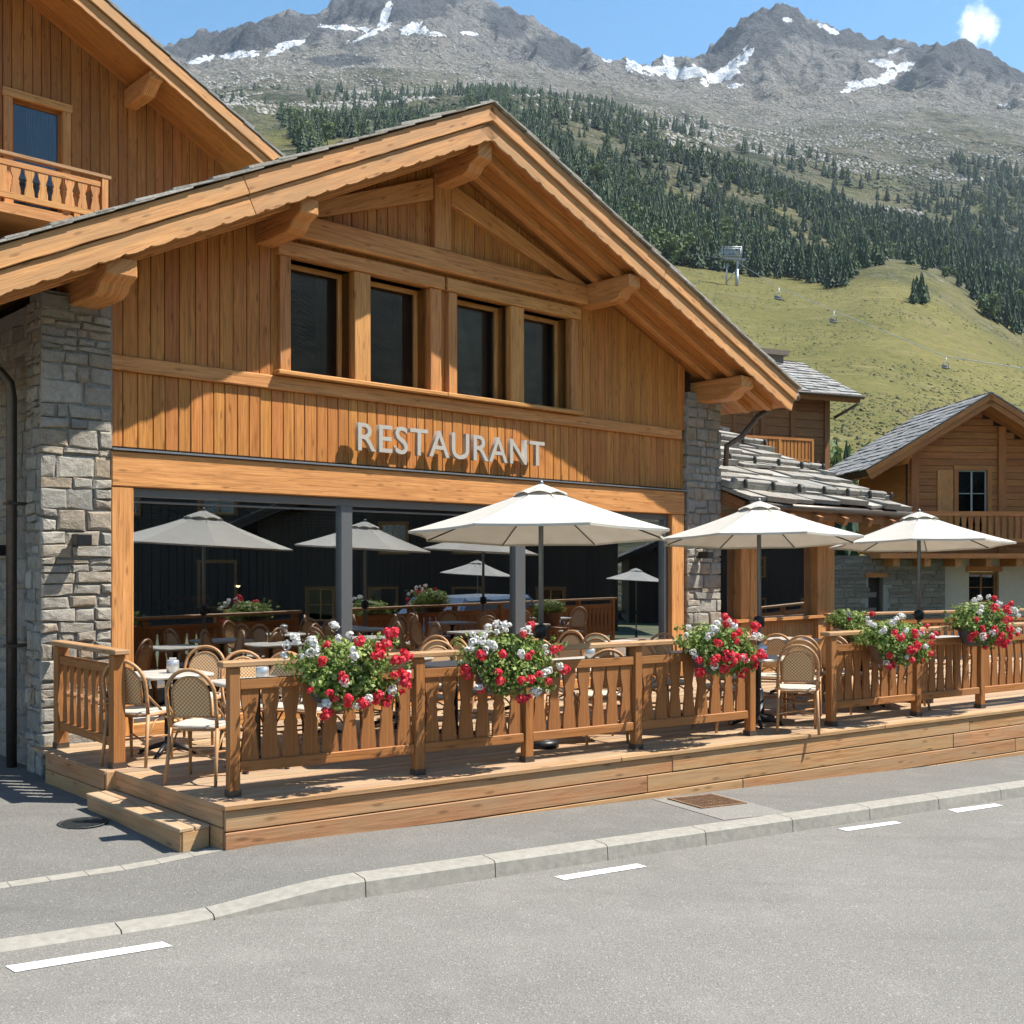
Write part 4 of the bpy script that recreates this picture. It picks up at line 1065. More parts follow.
chs = [((203, 8.75), (262, 9.8), 'rattan chair with its back to the camera, alone beside the first railing post'),
       ((139, 9.55), 0, 'rattan chair tucked at the side railing, left of the first square table'),
       ((198, 10.65), 0, 'rattan chair facing the camera behind the first square table'),
       ((247, 10.05), 1, 'left one of two chairs behind the second square table'),
       ((277, 9.9), 1, 'right one of two chairs behind the second square table'),
       ((306, 10.35), 2, 'rattan chair left of the table hidden by the first basket'),
       ((362, 11.2), 2, 'rattan chair against the glass, right of the grey mullion'),
       ((420, 10.6), 3, 'rattan chair left of the table behind the second railing post'),
       ((441, 11.45), 3, 'rattan chair behind the table at the second railing post'),
       ((492, 11.1), 3, 'rattan chair right of the table, above the second basket'),
       ((548, 11.1), 4, 'rattan chair just right of the nearest parasol pole'),
       ((600, 10.75), 4, 'rattan chair with its back to the railing under the nearest parasol'),
       ((640, 11.7), 4, 'rattan chair behind the railing below the corner of the glass front'),
       ((664, 12.0), 5, 'rattan chair left of the table by the right stone pier'),
       ((735, 12.5), 5, 'rattan chair between the pier table and the second parasol'),
       ((797, 11.35), (797, 13.5), 'rattan chair seen full height in the gap, its woven back to the camera'),
       ((800, 12.1), (800, 14), 'second rattan chair in the row in the gap'),
       ((803, 12.75), (803, 14), 'third rattan chair in the row in the gap'),
       ((724, 11.5), 6, 'rattan chair half hidden behind the last post of the long railing'),
       ((842, 12.9), 7, 'rattan chair just behind the first post of the right railing'),
       ((885, 13.7), 7, 'rattan chair right of the table below the back basket'),
       ((930, 14.6), 8, 'rattan chair left of the far right table'),
       ((985, 15.3), 8, 'rattan chair right of the far right table'),
       ((388, 11.2), 10, 'rattan chair in front of the table between the two mullions'),
       ((425, 12.3), 10, 'rattan chair right of the table between the two mullions'),
       ((478, 12.3), 11, 'rattan chair left of the table against the glass behind the nearest parasol'),
       ((533, 12.2), 11, 'rattan chair in front of the table against the glass behind the nearest parasol'),
       ((560, 13.3), 11, 'rattan chair right of the table against the glass behind the nearest parasol'),
       ((603, 13.2), 12, 'rattan chair left of the corner table by the right pier'),
       ((652, 13.3), 12, 'rattan chair right of the corner table by the right pier'),
       ((772, 12.6), 6, 'rattan chair between the second parasol pole and the row in the gap'),
       ((756, 14.2), 9, 'rattan chair left of the farthest table by the annex windows'),
       ((820, 14.1), 9, 'rattan chair right of the farthest table by the annex windows'),
       ((905, 13.2), 7, 'rattan chair just behind the fourth basket'),
       ((318, 9.75), 1, 'rattan chair right of the second square table, behind the first basket')]
ch0 = None
for (px, Y), tg, lab in chs:
    p = at(px, Y, ZD); tgt = TAB[tg] if isinstance(tg, int) else at(tg[0], tg[1], ZD)
    r = face(p, tgt) + random.uniform(-.12, .12)
    if ch0 is None: ch0 = make_chair(lab, p, r)
    else: dup(ch0, None, p, r, lab)
# tins and small table settings
def tin(p, lab):
    t = thing('napkin_tin', lab, 'tin', p, .4, 'napkin tins on the tables')
    mb = MB(); mb.lathe([(.055, 0), (.055, .11), (.05, .115), (.05, .09)], 18); mb.build('can', M['tin'], t)
    mb = MB(); mb.box(-.03, .03, -.02, .02, .09, .135); mb.build('napkins', M['white'], t)
for i, lab in ((0, 'tin of napkins on the square table by the side railing'), (1, 'tin of napkins on the square table behind the first post'), (4, 'tin of napkins on the table under the nearest parasol'), (6, 'tin of napkins on the table beside the second parasol pole')):
    tin(TAB[i] + Vector((.05, -.02, .736)), lab)

# ------------------------------------------------------------------ parasols
def make_umbrella(label, p, apex, Rr, rot):
    """apex: height above deck"""
    t = thing('parasol', label, 'parasol', p, rot, 'white parasols over the terrace')
    drop = Rr * .365; za = apex
    TM = Matrix.Translation((0, 0, za)) @ Matrix.Rotation(R(-3.2), 4, Vector((math.cos(-rot), math.sin(-rot), 0))) @ Matrix.Translation((0, 0, -za))
    def tilt(m): m.v = [TM @ v for v in m.v]; return m
    def cz(f): return za - drop * (f ** .93) - .012 * math.sin(math.pi * f)
    n = 8; sub = 6; rad = 8
    mb = MB(); vs = []; fs = []
    tot = n * sub
    f0 = .10
    for j in range(rad + 1):
        f = f0 + (1 - f0) * j / rad
        for i in range(tot):
            k, m = divmod(i, sub); a0, a1 = 2 * math.pi * k / n, 2 * math.pi * (k + 1) / n; w = m / sub
            x = Rr * f * (math.cos(a0) * (1 - w) + math.cos(a1) * w); y = Rr * f * (math.sin(a0) * (1 - w) + math.sin(a1) * w)
            sag = .035 * f * math.sin(math.pi * w)
            c = 1 - .05 * math.sin(math.pi * w) * f
            vs.append((x * c, y * c, cz(f) - sag * .55 + .018 * f * f * math.sin(math.pi * w)))
    for j in range(rad):
        for i in range(tot): fs.append((j * tot + i, (j + 1) * tot + i, (j + 1) * tot + (i + 1) % tot, j * tot + (i + 1) % tot))
    base = len(vs)
    for i in range(tot):
        x, y, z = vs[rad * tot + i]
        vs.append((x * .997, y * .997, z - .022))
    for i in range(tot): fs.append((rad * tot + i, base + i, base + (i + 1) % tot, rad * tot + (i + 1) % tot))
    mb.piece(vs, fs, 0, (1, 0, 0), False)
    # vent cap
    can = tilt(mb).build('canopy', M['canvas'], t)
    sol = can.modifiers.new('cloth', 'SOLIDIFY'); sol.thickness = .004
    mb = MB(); vs = []; fs = []
    for j, f in enumerate((0.01, .11, .21)):
        for i in range(tot):
            a = 2 * math.pi * i / tot; k, m = divmod(i, sub); a0, a1 = 2 * math.pi * k / n, 2 * math.pi * (k + 1) / n; w = m / sub
            x = Rr * f * (math.cos(a0) * (1 - w) + math.cos(a1) * w); y = Rr * f * (math.sin(a0) * (1 - w) + math.sin(a1) * w)
            vs.append((x, y, cz(f) + .022 - (.008 if j == 2 else 0) + .012 * math.sin(math.pi * w) * j))
    for j in range(2):
        for i in range(tot): fs.append((j * tot + i, (j + 1) * tot + i, (j + 1) * tot + (i + 1) % tot, j * tot + (i + 1) % tot))
    mb.piece(vs, fs, 0, (1, 0, 0)); v = tilt(mb).build('vent_cap', M['canvas'], can)
    sol = v.modifiers.new('cloth', 'SOLIDIFY'); sol.thickness = .004
    mb = MB(); mb.lathe([(.024, .05), (.024, za + .03), (.014, za + .045), (.002, za + .05)], 12); mb.build('pole', M['frame'], t)
    for k in range(n):
        a = 2 * math.pi * k / n; c, s = math.cos(a), math.sin(a)
        mb = MB(); mb.tube([(c * .03, s * .03, za - .02), (c * Rr * .5, s * Rr * .5, cz(.5) - .018), (c * Rr * .985, s * Rr * .985, cz(.985) - .016)], .007, 5)
        tilt(mb).build('rib', M['darkmetal'], t)
    mb = MB(); mb.lathe([(.035, 1.02), (.06, 1.04), (.06, 1.13), (.035, 1.15)], 12); mb.tube([(0, .05, 1.09), (0, .13, 1.09), (.05, .14, 1.09)], .01, 6); mb.build('hub', M['darkmetal'], t)
    mb = MB(); mb.lathe([(.17, .0), (.17, .045), (.15, .07), (.06, .085), (.045, .34), (.03, .36)], 24); mb.build('foot', M['darkmetal'], t)
    return t
def um(px, Y, y_apex, R_, rot, lab):
    p = at(px, Y, ZD); za = CAMZ + (HOR - y_apex) / FPX * Y - ZD - .06
    return make_umbrella(lab, p, za, R_, rot)
um(541, 10.35, 479, 1.27, .30, 'nearest and widest white parasol over the middle of the long railing')
um(759, 12.1, 497, 1.14, .2, 'second white parasol standing in the gap between the two railings')
um(919, 13.75, 508, 1.10, .35, 'third white parasol on the right, in front of the stone and plaster house')

p = Vector((21.2, 11.9, -.72)); make_umbrella('parasol across the road, seen only as a small reflection in the middle pane', p, 2.9, 1.25, .1)
p = Vector((30.7, 17.4, -1.0)); make_umbrella('parasol farther across the road, seen only as a small reflection in the right pane', p, 2.9, 1.3, .4)
# ------------------------------------------------------------------ flower baskets
def petal_head(mat, r=.055, n=34):
    mb = MB()
    for k in range(n):
        d = Vector((random.gauss(0, 1), random.gauss(0, 1), random.gauss(0, 1) * .8 + .15)).normalized()
        c = d * r * random.uniform(.65, 1.0); a = d.orthogonal().normalized(); b = d.cross(a); th = random.uniform(0, 6.28)
        a, b = a * math.cos(th) + b * math.sin(th), b * math.cos(th) - a * math.sin(th)
        s = r * random.uniform(.32, .5); t = d * s * random.uniform(-.3, .4)
        mb.piece([c + a * s, c + b * s * .8 + t, c - a * s, c - b * s * .8 + t], [(0, 1, 2, 3)], 0, a)
    return mb.mesh('flower_head', mat)
REDH = [petal_head(M['red'], random.uniform(.038, .05)) for _ in range(4)]
WHIH = [petal_head(M['white'], random.uniform(.03, .042), 24) for _ in range(4)]
def leaves(mb, c, rad, n, size, hollow=.45, up=.35):
    c = Vector(c)
    for k in range(n):
        d = Vector((random.gauss(0, 1), random.gauss(0, 1), random.gauss(0, 1))).normalized()
        f = (hollow + (1 - hollow) * random.random()) * (1 + .14 * math.sin(d.x * 5 + d.z * 4 + c.x * 9))
        p = c + Vector((d.x * rad[0], d.y * rad[1], d.z * rad[2])) * f
        nrm = (d + Vector((random.gauss(0, .5), random.gauss(0, .5), random.gauss(0, .5) + up))).normalized()
        a = nrm.orthogonal().normalized(); b = nrm.cross(a); th = random.uniform(0, 6.28)
        a, b = a * math.cos(th) + b * math.sin(th), b * math.cos(th) - a * math.sin(th)
        s = size * random.uniform(.6, 1.25)
        mb.piece([p - a * s, p - b * s * .75 - nrm * s * .15, p + a * s, p + b * s * .75 - nrm * s * .15], [(0, 1, 2, 3)], 0, a)
def basket(s, q, z, label, w=.9, h=.66, nred=18, nwhite=14, pot='pot', seed=1, white_side=-1, hang=True, drop=.20):
    random.seed(seed)
    t = thing('flower_basket', label, 'flower basket', W(s, q, z), DROT, 'baskets of red and white geraniums')
    mb = MB(); pw = w * .36
    pw = w * .30
    mb.lathe([(.10, -.26), (.15, -.23), (.185, -.10), (.20, .0), (.21, .005), (.21, .03), (.19, .03), (.17, -.02)], 20)
    mb.v = [Vector((v.x * pw / .2, v.y * .8, v.z * .85)) for v in mb.v]
    mb.build('planter', M[pot], t)
    if hang:
        mb = MB()
        for sx in (-.7, .7): mb.tube([(sx * pw, .1, -.05), (sx * pw, .16, .02), (sx * pw, .22, .02), (sx * pw, .22, -.06)], .008, 6)
        mb.build('bracket', M['darkmetal'], t)
    mb = MB()
    leaves(mb, (0, -.02, .10), (w * .48, .23, h * .28), int(1900 * w), .022, .5)
    leaves(mb, (w * .10, -.17, -.08), (w * .40, .11, h * .26), int(1300 * w), .021, .3)
    leaves(mb, (-w * .18, -.17, -.02), (w * .22, .10, h * .22), int(520 * w), .021, .3)
    for k in range(26):                       # loose sprigs
        x = random.uniform(-.5, .5) * w; p = Vector((x, random.uniform(-.2, .1), random.uniform(.0, .34) * h)); dd = Vector((x * .6, random.uniform(-.2, 0), random.uniform(.02, .2))).normalized() * random.uniform(.05, .14)
        mb.tube([p, p + dd], .003, 4); leaves(mb, p + dd, (.035, .035, .03), 9, .018, .2)
    mb.build('foliage', M['leaf'], t)
    def put(red, x, y, zz):
        o = bpy.data.objects.new('flower_head', random.choice(REDH if red else WHIH)); COL.objects.link(o); o.parent = t
        o.location = (x, y, zz); o.rotation_euler = (random.uniform(-.6, .3), 0, random.uniform(0, 6)); o.scale = (random.uniform(.62, 1.08),) * 3
        o['label'] = 'red geranium head' if red else 'white geranium head'
    def shell(th, dep):
        x = w * .51 * math.cos(th) * dep; zz = .07 + h * .40 * math.sin(th) * dep - (.06 if math.sin(th) < 0 else 0)
        y = -.10 - .25 * math.sqrt(max(0, 1 - dep * dep * .85)); return x, y, zz
    for k in range(nred):
        while True:
            th = random.uniform(0, 6.28); dp = math.sqrt(random.uniform(0, 1.12)); x, y, zz = shell(th, dp)
            if not (x < -.1 * w and zz > .12) or random.random() < .15: break
        put(True, x + .03 * w, y, zz)
        if random.random() < .4: put(True, x + .03 * w + random.uniform(-.06, .06), y, zz + random.uniform(-.05, .05))
    for k in range(nwhite):
        if k < nwhite * .5:
            th = random.uniform(1.5, 3.0) if white_side < 0 else random.uniform(.6, 2.0); x, y, zz = shell(th, random.uniform(.75, 1.15))
        else:
            th = random.uniform(-1.6, .4); th = random.uniform(0, 6.28); x, y, zz = shell(th, math.sqrt(random.random()))
        put(False, x, y, zz)
        if random.random() < .5: put(False, x + random.uniform(-.05, .05), y, zz + random.uniform(-.04, .05))
    return t
bq = RQ - .21; zb_ = ZD + .90
def bs(px): return s_at(px, bq)
basket(bs(340), bq, zb_ - .02, 'largest flower basket, white heads on its left, near the first railing post', .94, .72, 30, 22, seed=11)
basket(bs(504), bq, zb_ - .03, 'second flower basket, hanging below the nearest parasol', .93, .68, 19, 24, 'pot', seed=23)
basket(bs(714), bq, zb_, 'third flower basket, mostly red, at the end of the long railing', .92, .60, 28, 16, seed=35)
basket(bs(889), bq, zb_ - .04, 'fourth flower basket in a brown planter on the right railing', .98, .60, 18, 17, 'potbrown', seed=47)
basket(bs(977), bq, zb_ + .10, 'fifth flower basket, reddest one at the right end', 1.0, .64, 28, 15, 'pot', seed=59)
pb = at(846, 15.0, CAMZ - 60 / FPX * 15.0); sb, qb = sq(pb.x, pb.y)
bb_ = basket(sb, qb, pb.z, 'small sparse flower box on a wooden stand before the annex post', .66, .5, 4, 4, 'potbrown', seed=71, hang=False)
random.seed(99)
std = thing('planter_stand', 'plain wooden stand carrying the small flower box by the annex', 'planter stand', W(sb, qb, ZD), DROT)
zt_s = pb.z - .26 - ZD
mb = MB(); mb.box(-.3, .3, -.16, .16, zt_s - .04, zt_s); mb.build('shelf', M['rail'], std, bevel=.005)
for sx in (-1, 1):
    for sy in (-1, 1): mb = MB(); mb.box(sx * .26 - .03, sx * .26 + .03, sy * .12 - .03, sy * .12 + .03, 0, zt_s - .041, 0); mb.build('leg', M['rail'], std)
# ------------------------------------------------------------------ dining room behind the glass
def fw(u, y, z=.29): p = F0 + U * u + N * y; return Vector((p.x, p.y, z))
for i, (u, y) in enumerate(((1.9, 1.3), (4.3, 1.5), (6.9, 1.4), (8.4, 2.4))):
    lab = ['dim dining table behind the left end of the glass', 'dim dining table behind the middle of the glass', 'dim dining table behind the right pane', 'dim dining table deep behind the right pane'][i]
    dup(tb, None, fw(u, y), FROT, lab)['group'] = 'tables inside the dining room'
    for sx in (-1, 1):
        c = dup(ch0, None, fw(u + sx * .6, y), FROT + sx * R(90), ('chair left of the ' if sx < 0 else 'chair right of the ') + lab); c['group'] = 'chairs inside the dining room'
sbd = thing('sideboard', 'long dark sideboard inside the dining room behind the left pane', 'sideboard', fw(3.2, 3.2), FROT)
mb = MB(); mb.box(-1.6, 1.6, -.25, .25, .1, .9); mb.build('carcass', M['darkwood'], sbd, bevel=.01)
mb = MB(); mb.box(-1.65, 1.65, -.29, .28, .9, .95); mb.build('top', M['oldwood'], sbd, bevel=.008)
for k in range(4): mb = MB(); mb.box(-1.55 + k * .79, -.83 + k * .79, -.275, -.252, .16, .86); mb.build('door', M['oldwood'], sbd, bevel=.006)
fa = thing('flower_arrangement', 'low arrangement of orange flowers on the sideboard inside', 'flowers', fw(3.0, 3.1, 1.24), FROT)
mb = MB(); mb.lathe([(.1, 0), (.16, .06), (.18, .12), (.15, .12)], 14); mb.build('bowl', M['potbrown'], fa)
mb = MB(); leaves(mb, (0, 0, .2), (.4, .18, .14), 500, .03, .4); mb.build('foliage', M['leaf'], fa)
mb = MB(); leaves(mb, (.05, 0, .26), (.4, .18, .12), 240, .035, .7); mb.build('blooms', M['orange'], fa)
for i, (u, y, z) in enumerate(((3.3, 2.2, 1.75), (5.6, 3.0, 2.2), (8.0, 2.6, 2.2))):
    l = thing('pendant_lamp', ['lit pendant lamp hanging low behind the left pane', 'lit pendant lamp behind the middle pane', 'lit pendant lamp behind the right pane'][i], 'lamp', fw(u, y, z), 0, 'pendant lamps in the dining room')
    mb = MB(); mb.tube([(0, 0, .1), (0, 0, 2.72 - z)], .006, 6); mb.build('cord', M['darkmetal'], l)
    mb = MB(); mb.lathe([(.03, .12), (.09, .02), (.095, .0), (.085, .02), (.025, .11)], 16); mb.build('lamp_shade', M['rust'], l)
    mb = MB(); mb.lathe([(.01, -.03), (.03, -.01), (.03, .02), (.01, .05)], 10); mb.build('bulb', M['lamp'], l)
# glasses on the dining tables
gl0 = None
for i, (u, y) in enumerate(((1.9, 1.3), (4.3, 1.5), (6.9, 1.4))):
    for j, (dx, dy) in enumerate(((-.18, -.15), (.2, -.1), (.02, .16))):
        lab = ['wine glass at the left of the ', 'wine glass at the right of the ', 'wine glass at the back of the '][j] + ['dim dining table at the left end', 'dim dining table in the middle', 'dim dining table behind the right pane'][i]
        p = fw(u + dx, y + dy, .29 + .737)
        if gl0 is None:
            gl0 = thing('wine_glass', lab, 'glass', p, 0, 'glasses on the dining tables')
            mb = MB(); mb.lathe([(.03, 0), (.032, .003), (.004, .008), (.004, .08)], 12); mb.build('stem', M['tin'], gl0)
            mb = MB(); mb.lathe([(.006, .08), (.034, .11), (.038, .14), (.03, .19)], 12); mb.build('bowl', M['tin'], gl0)
        else: dup(gl0, None, p, 0, lab)
# ================================================================== MOUNTAINS
PX = np.array([-400, 0, 165, 200, 240, 285, 320, 345, 400, 470, 500, 540, 580, 600, 625, 645, 665, 682, 700, 716, 740, 762, 776, 792, 806, 840, 870, 900, 920, 940, 965, 1000, 1024, 1100, 1400.])
K_RIDGE = np.array([40, 55, 46, 33, 24, 12, 12, -4, -16, -12, 3, 22, 47, 56, 62, 66, 56, 58, 54, 44, 18, 9, 1, 7, 17, 29, 36, 40, 45, 42, 40, 58, 74, 90, 110.])
def kn(d): k = sorted(d); return np.interp(PX, k, [d[i] for i in k])
DD = np.array([45, 120, 240, 400, 900, 1500, 2100, 2600, 3400.])
KY = np.stack([
    np.full(len(PX), 640.),
    kn({0: 400, 340: 390, 640: 430, 760: 452, 900: 455, 1024: 470, 1400: 500}),
    kn({0: 235, 340: 250, 640: 330, 760: 355, 860: 352, 900: 358, 1024: 400, 1100: 420, 1400: 440}),
    kn({0: 165, 165: 162, 340: 165, 500: 205, 640: 250, 680: 268, 757: 280, 840: 287, 880: 266, 915: 272, 955: 288, 1000: 322, 1024: 340, 1100: 370, 1400: 400}),
    kn({0: 128, 165: 125, 340: 122, 500: 112, 560: 112, 640: 138, 700: 154, 780: 184, 868: 220, 928: 230, 1024: 246, 1100: 270, 1400: 300}),
    kn({0: 92, 165: 92, 340: 88, 500: 92, 580: 102, 640: 122, 775: 135, 900: 142, 1024: 152, 1400: 200}),
    kn({0: 70, 165: 68, 260: 60, 340: 48, 400: 38, 440: 42, 500: 62, 540: 70, 580: 76, 640: 80, 700: 84, 740: 88, 775: 92, 840: 84, 900: 82, 940: 92, 1000: 96, 1024: 104, 1400: 150}),
    K_RIDGE, K_RIDGE + 70])
_px = np.arange(-400, 1401, 6.)
_ky = []
for _i in range(len(DD)):
    row = np.interp(_px, PX, KY[_i])
    if _i < 7:
        kw_ = np.exp(-.5 * (np.arange(-12, 13) / 4.2) ** 2); kw_ /= kw_.sum()
        row = np.convolve(np.pad(row, 12, mode='edge'), kw_, mode='valid')
    _ky.append(row)
PX, KY = _px, np.stack(_ky)
def elev(px, d):
    """screen row of the smooth terrain for column px at depth d (arrays)"""
    ld = np.log(d); LD = np.log(DD)
    cols = np.stack([np.interp(px, PX, KY[i]) for i in range(len(DD))])      # knots x n
    idx = np.clip(np.searchsorted(LD, ld) - 1, 0, len(LD) - 2)
    t = (ld - LD[idx]) / (LD[idx + 1] - LD[idx])
    ar = np.arange(px.size)
    p = lambda k: cols[np.clip(k, 0, len(LD) - 1), ar]
    p1, p2 = p(idx), p(idx + 1); m1 = (p2 - p(idx - 1)) / 2; m2 = (p(idx + 2) - p1) / 2
    m1 = np.where(idx == 0, p2 - p1, m1); m2 = np.where(idx == len(LD) - 3 + 0, np.minimum(m2, 0), m2)
    m1 = np.where(idx >= len(LD) - 2, p2 - p1, m1); m2 = np.where(idx >= len(LD) - 3, (p2 - p1), m2)
    t2, t3 = t * t, t * t * t
    return (2 * t3 - 3 * t2 + 1) * p1 + (t3 - 2 * t2 + t) * m1 + (-2 * t3 + 3 * t2) * p2 + (t3 - t2) * m2
TH_MAX = math.atan((1400 - 512) / FPX); TH_MIN = math.atan((-400 - 512) / FPX)
thin = np.arctan((np.arange(-36, 1062, 2.2) - 512) / FPX)
ths = np.concatenate([np.radians(np.arange(-62, np.degrees(thin[0]), 2.5)), thin, np.radians(np.arange(np.degrees(thin[-1]) + .6, 158, 1.6))])
ds = np.concatenate([np.geomspace(45, 400, 46), np.geomspace(406, 900, 66), np.geomspace(906, 1500, 60), np.geomspace(1506, 2100, 90), np.geomspace(2104, 2640, 120), np.geomspace(2660, 3400, 8)])
def fbm(x, y, z, octs=5, lac=2.0, h=.9): return mnoise.fractal(Vector((x, y, z)), h, lac, octs)
def ridged(x, y, z, octs=6): return mnoise.ridged_multi_fractal(Vector((x, y, z)), .85, 2.1, octs, 1.0, 2.0)
NTH, ND = len(ths), len(ds)
TH, DS = np.meshgrid(ths, ds, indexing='ij')
thc = np.clip(TH, TH_MIN, TH_MAX)
PXG = 512 + FPX * np.tan(thc)
RR = DS / np.cos(thc)
XG, YG = RR * np.sin(TH), RR * np.cos(TH)
PYG = elev(PXG.ravel(), DS.ravel()).reshape(TH.shape)
ZG = CAMZ + (HOR - PYG) / FPX * DS
nz = np.zeros(TH.shape); rk = np.zeros(TH.shape)
for i in range(NTH):
    fr = -62 < math.degrees(ths[i]) < 90
    for j in range(ND):
        x, y, d = XG[i, j], YG[i, j], DS[i, j]
        if d < 420: nz[i, j] = (fbm(x / 70, y / 70, 1.3, 4) * 1.6 + fbm(x / 9, y / 9, 4.1, 3) * .22) * min(1, (d - 44) / 60)
        else:
            a = min(1, (d - 420) / 300)
            n1 = fbm(x / 170, y / 170, 2.2, 6) * (1.6 + 8 * a)
            b = max(0, min(1, (d - 1250) / 750)); 
            r_ = ridged(x / 260 + 3, y / 330, .7 + ZG[i, j] / 500, 7) - 1.15
            c = max(0, min(1, (d - 1750) / 420))
            v_ = ridged(x / 95 + 9, y / 160, 3.1 + ZG[i, j] / 420, 6) - 1.1
            rk[i, j] = r_
            nz[i, j] = n1 + r_ * (18 * b + 20 * c) + v_ * 25 * c
ZG = ZG + nz
for i in range(NTH):                          # keep the broad skyline
    pass
_rows = HOR - FPX * (ZG - CAMZ) / DS
_sky = _rows.min(axis=1); _want = np.interp(PXG[:, 0], np.linspace(-400, 1400, 900), np.interp(np.linspace(-400, 1400, 900), _px, KY[7]))
_dl = _sky - _want; _kw = np.exp(-.5 * (np.arange(-14, 15) / 5.0) ** 2); _kw /= _kw.sum()
_dl = np.convolve(np.pad(_dl, 14, mode='edge'), _kw, mode='valid')
ZG = ZG + (_dl[:, None] / FPX * DS) * np.clip((DS - 1700) / 700, 0, 1)
PYN = HOR - FPX * (ZG - CAMZ) / DS            # rows after displacement
# zones
from math import exp
def blob(px, py, cx, cy, rx, ry, rot=0.0):
    c, s = math.cos(R(rot)), math.sin(R(rot)); dx, dy = px - cx, py - cy
    u, v = (dx * c + dy * s) / rx, (-dx * s + dy * c) / ry
    return np.clip(1.5 - 1.0 * (u * u + v * v) ** .5, 0, 1)
inf = (np.abs(TH) < .46)
PYN = HOR - FPX * (ZG - CAMZ) / DS
jx = np.vectorize(lambda x, y: fbm(x / 60, y / 60, 7.7, 4))(XG, YG)
jx2 = np.vectorize(lambda x, y: fbm(x / 16, y / 22, 3.3, 3))(XG, YG)
snow = np.zeros(TH.shape)
for b in [(240, 55, 34, 3.2, -3), (205, 60, 16, 2.5, -10), (275, 52, 12, 3, -20), (350, 28, 30, 2.5, 4), (372, 33, 26, 3, -22), (412, 28, 16, 5, -22), (385, 15, 4, 14, 20), (290, 44, 16, 2.5, -10), (430, 33, 22, 2.5, 10), (470, 34, 14, 2, 5),
          (648, 70, 22, 5, 8), (668, 58, 5, 10, -15), (690, 72, 26, 6, -4), (722, 73, 22, 7, -24), (742, 58, 7, 14, 32), (632, 62, 10, 3, 25), (606, 60, 6, 2, 20), (788, 20, 6, 2, 15), (826, 28, 11, 2.5, 25), (884, 64, 16, 4, 15), (898, 70, 20, 5, -28), (868, 83, 22, 4, -6), (895, 51, 8, 2, -15), (850, 90, 8, 1.8, -12), (908, 90, 4, 1.5, 0), (735, 86, 8, 2, -10), (1002, 105, 4, 1.2, 0)]:
    snow = np.maximum(snow, blob(PXG, PYN, *b))
snow = np.where(inf & (DS > 1300), snow, 0)
snow = np.clip(snow + (jx * .35 + jx2 * .55) * (snow > 0) - .03, 0, 1)
zone = np.interp(DS.ravel(), [45, 330, 420, 700, 900, 1250, 1500, 1800, 2080, 2260], [0, .02, .10, .24, .34, .41, .48, .62, .84, 1.0]).reshape(TH.shape)
crag = np.zeros(TH.shape)
for b in [(560, 52, 34, 16, 12), (505, 22, 26, 14, 25), (395, 5, 60, 16, 0), (250, 35, 90, 16, -8), (755, 35, 32, 30, -45), (930, 62, 26, 20, 45), (780, 20, 26, 18, 0), (985, 62, 50, 14, 22), (850, 38, 55, 10, 10), (345, 60, 34, 6, 0), (720, 55, 20, 14, -50)]:
    crag = np.maximum(crag, blob(PXG, PYN, *b))
crag = np.where(DS > 1500, crag, 0); crag = np.clip(crag + jx * .3, 0, 1)
green = np.zeros(TH.shape)                    # green pastures above the trees
for b in [(285, 125, 60, 20, 0), (420, 95, 60, 16, -8), (770, 190, 60, 14, 15), (860, 185, 60, 26, 20), (590, 158, 26, 9, 0), (700, 210, 26, 9, 10), (960, 215, 60, 20, 10), (640, 125, 60, 14, 12), (840, 260, 40, 12, 0)]:
    green = np.maximum(green, blob(PXG, PYG, *b))
green = np.where(DS > 380, green, 0)
zone = np.where(TH > .50, np.maximum(zone, .30), zone)
vs = np.stack([XG.ravel(), YG.ravel(), ZG.ravel()], 1)
ii, jj = np.meshgrid(np.arange(NTH - 1), np.arange(ND - 1), indexing='ij')
b0 = (ii * ND + jj).ravel(); fs = np.stack([b0, b0 + ND, b0 + ND + 1, b0 + 1], 1)
me = bpy.data.meshes.new('mountain_terrain')
me.vertices.add(len(vs)); me.vertices.foreach_set('co', vs.ravel())
me.loops.add(fs.size); me.loops.foreach_set('vertex_index', fs.ravel().astype(np.int32))
me.polygons.add(len(fs)); me.polygons.foreach_set('loop_start', np.arange(0, fs.size, 4, dtype=np.int32)); me.polygons.foreach_set('loop_total', np.full(len(fs), 4, np.int32))
me.polygons.foreach_set('use_smooth', np.ones(len(fs), bool)); me.update(calc_edges=True)
at_ = me.attributes.new('zone', 'FLOAT_COLOR', 'POINT')
at_.data.foreach_set('color', np.stack([zone.ravel(), snow.ravel(), crag.ravel(), green.ravel()], 1).astype(np.float32).ravel())
t = NT('mountain'); t.bsdf(Roughness=.95, Specular_IOR_Level=.1)
a = t.n('ShaderNodeAttribute'); a.attribute_name = 'zone'
sp = t.n('ShaderNodeSeparateColor'); t.l(a.outputs['Color'], sp.inputs[0]); zo, sn, cr = sp.outputs[0], sp.outputs[1], sp.outputs[2]; gn = a.outputs['Alpha']
oc = t.coord('Object')
nA = t.noise(oc, .012, 8, .62); nB = t.noise(oc, .06, 6, .65); nC = t.noise(oc, .35, 5, .65); nD = t.noise(oc, .003, 5, .6)
grass = t.mix(t.mr(nA, .3, .7), (.092, .090, .027), (.165, .142, .050))
grass = t.mix(t.mr(nC, .42, .68, 0, .55), grass, (.060, .070, .020))
grass = t.mix(t.mr(nB, .58, .72, 0, .55), grass, (.150, .125, .070))
grass = t.mix(t.mr(t.noise(oc, .02, 3), .62, .72, 0, .6), grass, (.12, .09, .05))
grass = t.mix(t.mr(t.noise(t.coord('Object', (1, 1, 3)), .5, 6, .75), .52, .66, 0, .6), grass, (.045, .055, .016))
